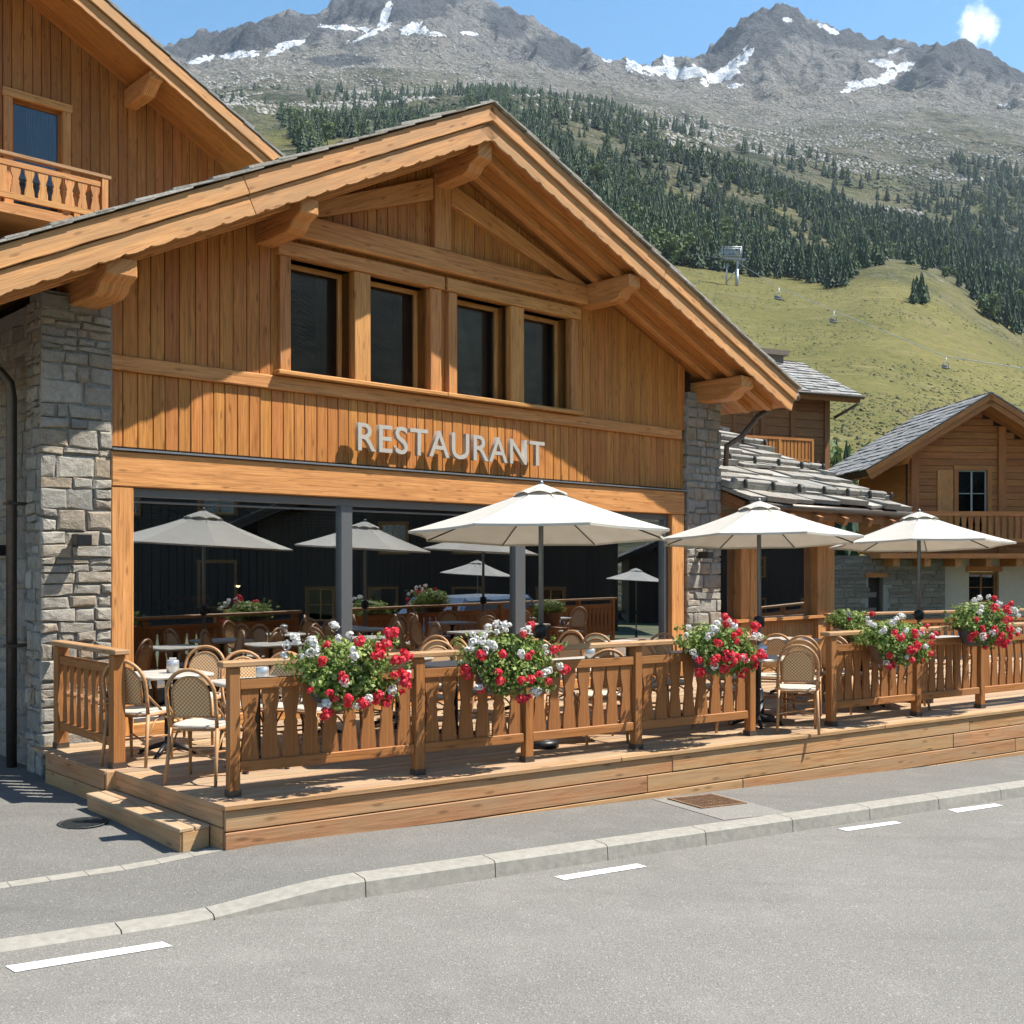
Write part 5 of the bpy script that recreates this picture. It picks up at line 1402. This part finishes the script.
grass = t.mix(t.mr(t.noise(t.coord('Object', (.25, .25, 4.0)), .16, 5, .7), .55, .68, 0, .5), grass, (.19, .165, .075))
scrub = t.mix(t.mr(nB, .38, .62), (.040, .046, .022), (.115, .105, .055))
scrub = t.mix(t.mr(nC, .54, .64, 0, .8), scrub, (.25, .235, .205))
scrub = t.mix(t.mr(nA, .55, .7, 0, .55), scrub, (.04, .052, .026))
scree = t.mix(t.mr(nB, .35, .65), (.115, .105, .085), (.215, .198, .168))
scree = t.mix(t.mr(nC, .50, .66, 0, .75), scree, (.33, .31, .28))
scree = t.mix(t.mr(nA, .52, .66, 0, .6), scree, (.105, .105, .075))
rock = t.mix(t.mr(nB, .35, .66), (.085, .084, .083), (.235, .225, .210))
rock = t.mix(t.mr(nC, .5, .7, 0, .5), rock, (.31, .30, .285))
dark = t.mix(t.mr(nC, .35, .7), (.034, .040, .050), (.115, .118, .128))
nE = t.noise(oc, .13, 6, .75); nF = t.noise(oc, .022, 6, .7)
scree = t.mix(t.mr(nE, .50, .62, 0, .65), scree, (.35, .33, .30))
scree = t.mix(t.mr(nE, .47, .38, 0, .6), scree, (.07, .068, .055))
scrub = t.mix(t.mr(nF, .50, .58, 0, .85), scrub, (.026, .036, .018))
scrub = t.mix(t.mr(nE, .56, .66, 0, .6), scrub, (.20, .19, .165))
rock = t.mix(t.mr(nE, .5, .64, 0, .55), rock, (.33, .32, .305))
rock = t.mix(t.mr(nE, .47, .36, 0, .7), rock, (.055, .056, .058))
zj = t.math('ADD', zo, t.math('MULTIPLY', t.math('SUBTRACT', t.noise(oc, .008, 7, .6), .5), .55))
col = t.mix(t.mr(zj, .10, .18), grass, scrub)
col = t.mix(t.mr(zj, .46, .66), col, scree)
col = t.mix(t.mr(zj, .84, .98), col, rock)
col = t.mix(t.math('MULTIPLY', t.mr(t.math('ADD', gn, t.math('MULTIPLY', t.math('SUBTRACT', nF, .5), 2.0)), .5, .85), t.mr(nC, .35, .62, .7, .15)), col, t.mix(nB, (.085, .095, .028), (.15, .145, .055)))
col = t.mix(t.mr(t.math('ADD', cr, t.math('MULTIPLY', t.math('SUBTRACT', nA, .5), 1.1)), .38, .62, 0, .95), col, dark)
sm = t.math('ADD', sn, t.math('MULTIPLY', t.math('SUBTRACT', nB, .5), .7))
col = t.mix(t.mr(sm, .48, .54), col, (.74, .76, .79))
t.l(col, t.b.inputs['Base Color'])
hh = t.math('ADD', t.math('ADD', t.math('MULTIPLY', nB, 8.0), t.math('MULTIPLY', nF, 16.0)), t.math('ADD', t.math('MULTIPLY', nC, 1.6), t.math('MULTIPLY', nE, 4.0)))
hh = t.math('MULTIPLY', hh, t.mr(zo, .05, .8, .08, 1.0))
bp = t.n('ShaderNodeBump'); bp.inputs['Strength'].default_value = .9; bp.inputs['Distance'].default_value = 2.6
t.l(hh, bp.inputs['Height']); t.l(bp.outputs[0], t.b.inputs['Normal'])
me.materials.append(t.m)
terr = bpy.data.objects.new('mountain_terrain', me); COL.objects.link(terr); tag(terr, kind='structure')
# flat valley ground out to the horizon
mb = MB(); n = 64; rings = [0, 12, 30, 47, 90, 300, 1200, 6000]
vs = [(0, 0, -1.4)]; fs = []
for r in rings[1:]:
    for k in range(n):
        an = 2 * math.pi * k / n; x, y = r * math.cos(an), r * math.sin(an)
        vs.append((x, y, -1.15 if r < 35 else -1.4))
for k in range(n): fs.append((0, 1 + k, 1 + (k + 1) % n))
for i in range(len(rings) - 2):
    for k in range(n): fs.append((1 + i * n + k, 1 + (i + 1) * n + k, 1 + (i + 1) * n + (k + 1) % n, 1 + i * n + (k + 1) % n))
mb.piece(vs, fs, 0, (1, 0, 0)); tag(mb.build('ground', M['soil']), kind='structure')

# ------------------------------------------------------------------ forest
def spruce_mesh(seed, tiers=7, n=9, w=.17):
    rr = random.Random(seed); mb = MB()
    mb.tube([(0, 0, -.03), (0, 0, .25)], [.018, .014], 5, 1)
    for k in range(tiers):
        f = k / tiers; z0 = .07 + .80 * f; z1 = min(1.0, z0 + .30 - .12 * f); r = w * (1 - f) ** .85 + .018
        vs = [(rr.uniform(-.01, .01), rr.uniform(-.01, .01), z1)]
        m = n * 2; off = rr.random() * 6
        for i in range(m):
            a = off + 2 * math.pi * i / m; q = r * (rr.uniform(.85, 1.2) if i % 2 == 0 else rr.uniform(.45, .65))
            vs.append((q * math.cos(a), q * math.sin(a), z0 + (rr.uniform(-.03, .0) if i % 2 == 0 else rr.uniform(.02, .05))))
        for i in range(m): mb.piece([vs[0], vs[1 + i], vs[1 + (i + 1) % m]], [(0, 1, 2)], 0, (0, 0, 1))
    return mb
SPR = [spruce_mesh(s, 7 if s % 2 else 6, 7, .175 + .025 * (s % 3)) for s in range(4)]
SPRM = [m.mesh('spruce_tree', [M['spruce'], M['bark']]) for m in SPR]; SPRM2 = [m.mesh('spruce_tree', [M['spruceb'], M['bark']]) for m in SPR]
def decid_mesh(seed):
    rr = random.Random(seed); st = random.getstate(); random.seed(seed); mb = MB()
    mb.tube([(0, 0, -.03), (.01, 0, .4)], [.03, .015], 5, 1)
    for k in range(7): leaves(mb, (rr.uniform(-.22, .22), rr.uniform(-.22, .22), rr.uniform(.3, .8)), (.20, .20, .18), 34, .06, .6)
    random.setstate(st); return mb
DEC = decid_mesh(5); DECM = DEC.mesh('round_tree', [M['decid'], M['bark']])
def ip(d, x): k = sorted(d); return np.interp(x, k, [d[i] for i in k])
UPB = {150: 140, 240: 95, 262: 92, 300: 140, 340: 118, 400: 108, 455: 112, 470: 86, 500: 82, 520: 96, 555: 92, 590: 97, 620: 110, 645: 132, 680: 154, 727: 164, 780: 186, 825: 202, 868: 222, 895: 220, 930: 228, 975: 238, 1024: 246, 1060: 250}
LOB = {150: 160, 240: 104, 262: 106, 300: 156, 340: 150, 455: 146, 480: 150, 640: 262, 680: 266, 757: 278, 808: 280, 841: 291, 868: 270, 895: 266, 915: 273, 955: 286, 972: 312, 996: 324, 1019: 338, 1060: 352}
cand = []
rg = np.random.default_rng(3)
Ncand = 34000
cx = rg.uniform(160, 1050, Ncand); cd = np.exp(rg.uniform(np.log(300), np.log(1500), Ncand))
cy = elev(cx, cd)
tx, ty = (cx - 512) / FPX * cd, cd
for x, d, py, X, Y in zip(cx, cd, cy, tx, ty):
    ub, lb = ip(UPB, x), ip(LOB, x)
    nzv = fbm(X / 110, Y / 110, 5.5, 3)
    e = min(py - ub, lb - py)
    dens = 0
    if e > 0:
        dens = min(1, .30 + e / 20) * (1.0 if nzv > -.22 else .15)
        if x < 650 and py < 152: dens *= .22 if nzv < .10 else .8
        if x < 480: dens *= .20 + .5 * (nzv > .05)
    elif py < ub and py > ub - 40 and nzv > .3: dens = .22
    elif x > 930 and py < ub and py > ub - 75: dens = .05 + .42 * (nzv > .08)
    if 575 < x < 625 and 150 < py < 166 and rg.random() < .9: dens = 0
    if rg.random() < dens: cand.append((x, d, X, Y, nzv))
# lone groups
for x, py_t, k in ((922, 303, 7), (838, 288, 6), (820, 284, 5), (1005, 322, 4), (985, 318, 4)):
    for _ in range(k):
        xx = x + rg.uniform(-9, 9); dd = 300.
        for dd in np.arange(200, 700, 4):
            if elev(np.array([xx]), np.array([dd]))[0] < py_t + rg.uniform(-3, 3): break
        cand.append((xx, dd, (xx - 512) / FPX * dd, dd, 0))
from mathutils.bvhtree import BVHTree
def zterr(x, y):
    th = math.atan2(x, y); i = np.clip(np.searchsorted(ths, th) - 1, 0, NTH - 2); d = y
    j = np.clip(np.searchsorted(ds, d) - 1, 0, ND - 2)
    u = min(1, max(0, (th - ths[i]) / (ths[i + 1] - ths[i]))); v = min(1, max(0, (d - ds[j]) / (ds[j + 1] - ds[j])))
    return (1 - u) * ((1 - v) * ZG[i, j] + v * ZG[i, j + 1]) + u * ((1 - v) * ZG[i + 1, j] + v * ZG[i + 1, j + 1])
cand.sort(key=lambda c: c[1])
FOR_V, n_ind = MB(), 0
def vis_px(x, d, Y): return x > 455
for x, d, X, Y, nzv in cand:
    h = rg.triangular(5, 11, 18) * (1.0 if d < 700 else 1.15) * (1.05 if nzv > 0 else .85)
    z = zterr(X, Y) - .4
    pch = fbm(X / 60, Y / 60, 1.7, 3); dec = rg.random() < (.42 if pch > .34 else .05); lite = rg.random() < .32 + .4 * (pch > .1)
    if n_ind < 296 and x > 600:
        o = bpy.data.objects.new('hill_tree', DECM if dec else (SPRM2 if lite else SPRM)[rg.integers(4)]); COL.objects.link(o)
        o.location = (X, Y, z); o.scale = (h * rg.uniform(.9, 1.15) * (.75 if dec else 1),) * 2 + (h * (.75 if dec else 1),); o.rotation_euler.z = rg.uniform(0, 6)
        tag(o, 'light round leafy tree in the forest edge above the meadow' if dec else 'dark spruce tree at the lower edge of the forest above the meadow', 'tree', 'trees on the lower forest edge'); n_ind += 1
    else:
        src = DEC if dec else SPR[rg.integers(4)]
        b = len(FOR_V.v); an = rg.uniform(0, 6.28); c, s = math.cos(an), math.sin(an); k = .75 if dec else 1; w = rg.uniform(.9, 1.2)
        FOR_V.v += [Vector(((v.x * c - v.y * s) * h * k * w + X, (v.x * s + v.y * c) * h * k * w + Y, v.z * h * k + z)) for v in src.v]
        FOR_V.f += [[i + b for i in f] for f in src.f]; FOR_V.uv += src.uv; FOR_V.sm += src.sm
        FOR_V.m += [m if m == 1 else (2 if dec else (3 if lite else 0)) for m in src.m]
tag(FOR_V.build('forest', [M['spruce'], M['bark'], M['decid'], M['spruceb']]), kind='stuff', label='dark spruce forest climbing the mountainside', cat='forest')
# bushes between the roofs
for px, Y, h, lab in ((846, 62, 5.4, 'young dark spruce rising between the annex roof and the neighbour roof'), (852, 66, 4.2, 'small round leafy tree behind the neighbour roof'), (836, 70, 4.6, 'second small leafy tree left of the young spruce')):
    o = bpy.data.objects.new('hill_tree', SPRM[1] if 'spruce' in lab else DECM); COL.objects.link(o)
    p = at(px, Y, 0); zz = zterr(p.x, p.y) - .1; top = CAMZ + (HOR - 432) / FPX * Y; h = max(3.0, top - zz); o.location = (p.x, p.y, zz); o.scale = (h * .7, h * .7, h); tag(o, lab, 'tree')

# ------------------------------------------------------------------ tussocks, dwarf pines and boulders scattered over the slopes
def scatter(name, n, px0, px1, d0, d1, size, mat, keep, label, flat=.6, sink=.25):
    mb = MB(); k = 0
    while k < n:
        x = rg.uniform(px0, px1); d = math.exp(rg.uniform(math.log(d0), math.log(d1))); X, Y = (x - 512) / FPX * d, d
        k += 1
        if not keep(x, d, X, Y): continue
        z = zterr(X, Y); s = size * rg.uniform(.5, 1.5) * (.6 + .8 * rg.random() ** 3)
        P = [(1, 0, 0), (.5, .87, 0), (-.5, .87, 0), (-1, 0, 0), (-.5, -.87, 0), (.5, -.87, 0)]
        vs = [Vector((X + a * s * rg.uniform(.7, 1.2), Y + b * s * rg.uniform(.7, 1.2), z - s * sink)) for a, b, c in P]
        vs += [Vector((X + a * s * .6 * rg.uniform(.6, 1.2), Y + b * s * .6 * rg.uniform(.6, 1.2), z + s * flat * rg.uniform(.6, 1.0))) for a, b, c in P[::2]]
        fs = [(0, 1, 6), (1, 7, 6), (1, 2, 7), (2, 3, 7), (3, 8, 7), (3, 4, 8), (4, 5, 8), (5, 6, 8), (5, 0, 6), (6, 7, 8)]
        b = len(mb.v); mb.v += vs; mb.f += [[i + b for i in f] for f in fs]; mb.m += [0] * 10; mb.sm += [False] * 10; mb.uv += [(0, 0)] * 30
    o = mb.build(name, M[mat]); tag(o, label, None, None, 'stuff'); return o
def nzz(X, Y, s, o=0.): return fbm(X / s, Y / s, 9.1 + o, 3)
scatter('meadow_tussocks', 9000, 640, 1040, 110, 400, .34, 'tussock', lambda x, d, X, Y: nzz(X, Y, 30) > -.1, 'dark grass tussocks speckling the meadow below the forest', .5)
scatter('dwarf_pines', 26000, 150, 1050, 560, 1560, 2.7, 'dwarfpine', lambda x, d, X, Y: nzz(X, Y, 120, 3) > .10 + .25 * (d > 1250) - .22 * (x > 760 and d < 1400) and elev(np.array([x]), np.array([d]))[0] < ip(UPB, x) + 12, 'low dark mountain pines in patches above the forest', .55)
scatter('boulders', 30000, 150, 1050, 800, 2150, 2.2, 'boulder', lambda x, d, X, Y: nzz(X, Y, 200, 6) > -.25 + .5 * (d < 1150), 'pale boulders strewn over the scree below the peaks', .7)
# ------------------------------------------------------------------ chairlift
def on_terr(px, py):
    d = 120.
    while d < 1500 and elev(np.array([float(px)]), np.array([d]))[0] > py: d += 1
    p = at(px, d, 0); p.z = zterr(p.x, p.y); return p, d
pp, dpy = on_terr(733, 288)
k_ = dpy / FPX
py_ = thing('lift_pylon', 'grey steel chairlift pylon with a work platform at the forest edge', 'lift pylon', pp)
mb = MB(); mb.tube([(4 * k_ * 1, 0, -1), (4 * k_, 0, 16 * k_)], 1.6 * k_, 8)
mb.tube([(-7 * k_, 0, -1), (-6 * k_, 0, 22 * k_)], .7 * k_, 6); mb.tube([(-6 * k_, 0, 4 * k_), (3 * k_, 0, 15 * k_)], .5 * k_, 6); mb.build('mast', M['steel'], py_)
mb = MB()
for y in (-2, 2): mb.beam((-9 * k_, y * k_, 27 * k_), (12 * k_, y * k_, 25.5 * k_), 1.0 * k_, 1.6 * k_)
mb.beam((4 * k_, 0, 15 * k_), (5 * k_, 0, 27 * k_), 1.6 * k_, 1.6 * k_, (0, 1, 0)); mb.build('crossarm', M['steel'], py_)
mb = MB(); x0, x1, z0, z1 = -11, 8, 29, 38
for z in (z0, (z0 + z1) / 2, z1):
    for y in (-3, 3): mb.tube([(x0 * k_, y * k_, z * k_), (x1 * k_, y * k_, z * k_)], .35 * k_, 5)
for i in range(7):
    x = x0 + (x1 - x0) * i / 6
    for y in (-3, 3): mb.tube([(x * k_, y * k_, (z0 - 4) * k_), (x * k_, y * k_, z1 * k_)], .3 * k_, 5)
mb.box(x0 * k_, x1 * k_, -3 * k_, 3 * k_, (z0 - .6) * k_, z0 * k_); mb.build('platform', M['steel'], py_)
CH_ = []
for (px, py, Y), lab in (((779, 298, 200), 'uppermost chairlift carrier, just right of the pylon'), ((834, 321, 170), 'middle chairlift carrier above the meadow'), ((946, 367, 130), 'lowest chairlift carrier, above the roof of the neighbour chalet')):
    p = at(px, Y, CAMZ + (HOR - py) / FPX * Y); k = 1.0
    c = thing('lift_chair', lab, 'lift chair', p, R(35), 'chairlift carriers above the meadow')
    s = 5.2 * Y / FPX / 1.0
    mb = MB(); mb.tube([(0, 0, 2.0 * s), (0, 0, 1.2 * s), (-.75 * s, 0, .85 * s), (-.75 * s, 0, -.1 * s)], .07 * s, 6); mb.tube([(0, 0, 1.2 * s), (.75 * s, 0, .85 * s), (.75 * s, 0, -.1 * s)], .07 * s, 6); mb.build('hanger', M['steel'], c)
    mb = MB(); mb.box(-.9 * s, .9 * s, -.35 * s, .35 * s, -.35 * s, -.15 * s); mb.build('seat', M['frame'], c, bevel=.03)
    mb = MB(); mb.box(-.9 * s, .9 * s, .28 * s, .4 * s, -.15 * s, .45 * s); mb.build('backrest', M['frame'], c, bevel=.03)
    CH_.append((p, s))
mb = MB(); P = [pp + Vector((0, 0, 26 * k_))] + [p + Vector((0, 0, 2.0 * s)) for p, s in CH_]
far = P[-1] + (P[-1] - P[-2]) * .9 + Vector((0, 0, 4)); back = P[0] + Vector((-120, 260, 95))
mb.tube([back, *P, far], .042, 5); cb = mb.build('lift_cable', M['steel']); tag(cb, 'thin steel chairlift cable carrying the chairs down over the meadow', 'cable')

# ------------------------------------------------------------------ across the road (seen only mirrored in the glass)
op, _ = gable_house('opposite_chalet', 'large dark timber chalet across the road, mirrored in the middle pane of the glass front', Vector((38, 16.2, -1.6)), R(-94), 8, 9.6, .42, -2, 18, -.6, 16.6, 0, 0, 10, 1.3, 'darkwood', [(2, 3.2, 1, 2.5), (6, 7.2, 1, 2.5), (10, 11.2, 1, 2.5), (13, 14.2, 1, 2.5), (6, 7.2, 4.2, 5.6), (9.5, 10.7, 4.2, 5.6)], boardw=.3)
for a_, z_ in ((2, 1), (6, 1), (10, 1), (13, 1), (6, 4.2), (9.5, 4.2)): casement(op, a_, a_ + 1.2, z_, z_ + (1.5 if z_ == 1 else 1.4), 0, 'oldwood', 'beam', (2, 2), .12)
dup(op, None, Vector((41, 6, -1.6)), R(-88), 'dark timber chalet across the road, mirrored in the left end of the glass front', 1.5)
dup(op, None, Vector((52, 31, -2)), R(-92), 'smaller dark chalet farther along the road, mirrored in the right pane', .8)
sc_, qc_ = sq(10.6, 12.9)
car = thing('parked_car', 'dark blue grey estate car parked along the kerb, mirrored in the glass', 'car', W(sc_ + .5, -2.5, zroad(sc_)), DROT); car.scale = (1.18, 1.12, 1.22)
prof = [(-2.1, .35), (-2.15, .75), (-2.0, 1.05), (-1.55, 1.45), (.35, 1.47), (1.05, 1.0), (1.95, .82), (2.15, .6), (2.15, .32), (1.75, .25), (-1.8, .25)]
mb = MB(); n = len(prof); vs = []
for y, k in ((-.85, .0), (-.8, .0), (.8, .0), (.85, 0)): pass
def ring(y, inset): return [(x * (1 - inset * .02), y * (.84 if z > 1.1 else 1), z) for x, z in prof]
for y in (-.87, .87): vs += ring(y, 0)
mb.piece(vs, [tuple(range(n)), tuple(range(2 * n - 1, n - 1, -1))] + [(i, n + i, n + (i + 1) % n, (i + 1) % n) for i in range(n)], 0, (1, 0, 0)); mb.build('body', M['carpaint'], car, bevel=.06)
for x in (-1.35, 1.35):
    for y in (-.78, .78):
        w_ = None; mb = MB(); mb.lathe([(.2, -.1), (.31, -.1), (.33, -.07), (.33, .07), (.31, .1), (.2, .1)], 20); mb.v = [Vector((v.x + x, v.z + y, v.y + .33)) for v in mb.v]; w_ = mb.build('wheel', M['tyre'], car)
        mb = MB(); mb.lathe([(.19, -.09), (.2, .0), (.19, .09)], 16); mb.v = [Vector((v.x + x, v.z + y * 1.03, v.y + .33)) for v in mb.v]; mb.build('rim', M['tin'], w_)
mb = MB()
for y in (-1, 1): mb.prism([(-1.5, 1.06), (-1.35, 1.38), (.25, 1.40), (.8, 1.04)], (0, y * .86 - .012 * 0, 0), (1, 0, 0), (0, -y * .42, 1), (0, y * .02, 0))
mb.build('side_window', M['winglass'], car)
mb = MB(); mb.obox((.73, 0, 1.25), (.33, 0, -.21), (0, .70, 0), (.006, 0, .01)); mb.build('windscreen', M['winglass'], car)
for y in (-.62, .62): mb = MB(); mb.box(2.08, 2.18, y - .16, y + .16, .62, .74); mb.build('headlight', M['tin'], car, bevel=.02)

# ------------------------------------------------------------------ air
mb = MB(); mb.box(-6200, 6200, -6200, 6200, -2.6, 1560); hz = mb.build('haze', bpy.data.materials.new('haze_air')); tag(hz, kind='stuff', label='thin blue summer haze filling the valley', cat='haze')
hm = hz.data.materials[0]; hm.use_nodes = True; hm.node_tree.nodes.clear()
ho = hm.node_tree.nodes.new('ShaderNodeOutputMaterial'); hv = hm.node_tree.nodes.new('ShaderNodeVolumePrincipled'); hm.node_tree.links.new(hv.outputs[0], ho.inputs['Volume'])
hv.inputs['Color'].default_value = (.74, .87, 1.0, 1); hv.inputs['Density'].default_value = .00006; hv.inputs['Anisotropy'].default_value = .2
# ================================================================== SKY, SUN, CAMERA
sunl = Vector((.50, -.45, 1.0))                 # facade frame
sun = (U * sunl.x + N * sunl.y + Vector((0, 0, sunl.z))).normalized()
el = math.asin(sun.z); az = math.atan2(sun.x, sun.y)
wd = bpy.data.worlds.new('World'); SC.world = wd; wd.use_nodes = True
nt = wd.node_tree; nt.nodes.clear()
out = nt.nodes.new('ShaderNodeOutputWorld'); bg = nt.nodes.new('ShaderNodeBackground')
sky = nt.nodes.new('ShaderNodeTexSky'); sky.sky_type = 'NISHITA'; sky.sun_disc = False; sky.sun_elevation = el; sky.sun_rotation = az
sky.altitude = 1400; sky.air_density = 1.0; sky.dust_density = .25; sky.ozone_density = 1.6
bg.inputs[1].default_value = .122
tc = nt.nodes.new('ShaderNodeTexCoord')
def wmath(op, a, b=0.0):
    x = nt.nodes.new('ShaderNodeMath'); x.operation = op
    for i, v in ((0, a), (1, b)):
        if isinstance(v, (int, float)): x.inputs[i].default_value = v
        else: nt.links.new(v, x.inputs[i])
    return x.outputs[0]
nzn = nt.nodes.new('ShaderNodeTexNoise'); nzn.inputs['Scale'].default_value = 75; nzn.inputs['Detail'].default_value = 8; nzn.inputs['Roughness'].default_value = .62
nt.links.new(tc.outputs['Generated'], nzn.inputs['Vector'])
mask = None
for px, py, r in ((977, 29, .017), (968, 20, .010), (988, 33, .010)):
    dr = ray(px, py).normalized()
    ds_ = nt.nodes.new('ShaderNodeVectorMath'); ds_.operation = 'DISTANCE'; nt.links.new(tc.outputs['Generated'], ds_.inputs[0]); ds_.inputs[1].default_value = dr
    m_ = wmath('SUBTRACT', 1.0, wmath('DIVIDE', ds_.outputs['Value'], r))
    mask = m_ if mask is None else wmath('MAXIMUM', mask, m_)
mm = wmath('ADD', mask, wmath('MULTIPLY', wmath('SUBTRACT', nzn.outputs['Fac'], .5), 2.6))
mrn = nt.nodes.new('ShaderNodeMapRange'); mrn.inputs[1].default_value = .05; mrn.inputs[2].default_value = 1.15; nt.links.new(mm, mrn.inputs[0])
mrn2 = nt.nodes.new('ShaderNodeMapRange'); mrn2.inputs[1].default_value = -.8; mrn2.inputs[2].default_value = .2; nt.links.new(mask, mrn2.inputs[0])
mx = nt.nodes.new('ShaderNodeMix'); mx.data_type = 'RGBA'; nt.links.new(wmath('MULTIPLY', mrn.outputs[0], mrn2.outputs[0]), mx.inputs[0])
hs_ = nt.nodes.new('ShaderNodeHueSaturation'); hs_.inputs['Saturation'].default_value = 1.22; hs_.inputs['Hue'].default_value = .488; hs_.inputs['Value'].default_value = .88; nt.links.new(sky.outputs[0], hs_.inputs['Color']); nt.links.new(hs_.outputs[0], mx.inputs[6]); mx.inputs[7].default_value = (6.5, 6.5, 6.5, 1)
nt.links.new(mx.outputs[2], bg.inputs[0]); nt.links.new(bg.outputs[0], out.inputs[0])
sl = bpy.data.lights.new('sun', 'SUN'); sl.energy = 4.8; sl.angle = R(.53); sl.color = (1.0, .945, .85)
so = bpy.data.objects.new('sun', sl); COL.objects.link(so); so.rotation_euler = (-sun).to_track_quat('-Z', 'Y').to_euler(); so.location = (30, 0, 40)
cam = bpy.data.cameras.new('camera'); cam.sensor_width = 36; cam.lens = FPX / 1024 * 36; cam.shift_y = (HOR - 512) / 1024; cam.clip_start = .1; cam.clip_end = 12000
co = bpy.data.objects.new('camera', cam); COL.objects.link(co); co.location = CAM; co.rotation_euler = (R(90), 0, 0); SC.camera = co
SC.view_settings.view_transform = 'Standard'; SC.view_settings.look = 'None'; SC.view_settings.exposure = 1.17; SC.view_settings.gamma = 1
SC.render.engine = 'CYCLES'
cy_ = SC.cycles; cy_.max_bounces = 8; cy_.diffuse_bounces = 3; cy_.glossy_bounces = 4; cy_.transmission_bounces = 4; cy_.transparent_max_bounces = 12
cy_.use_denoising = True; cy_.sample_clamp_indirect = 6; cy_.caustics_reflective = False; cy_.caustics_refractive = False
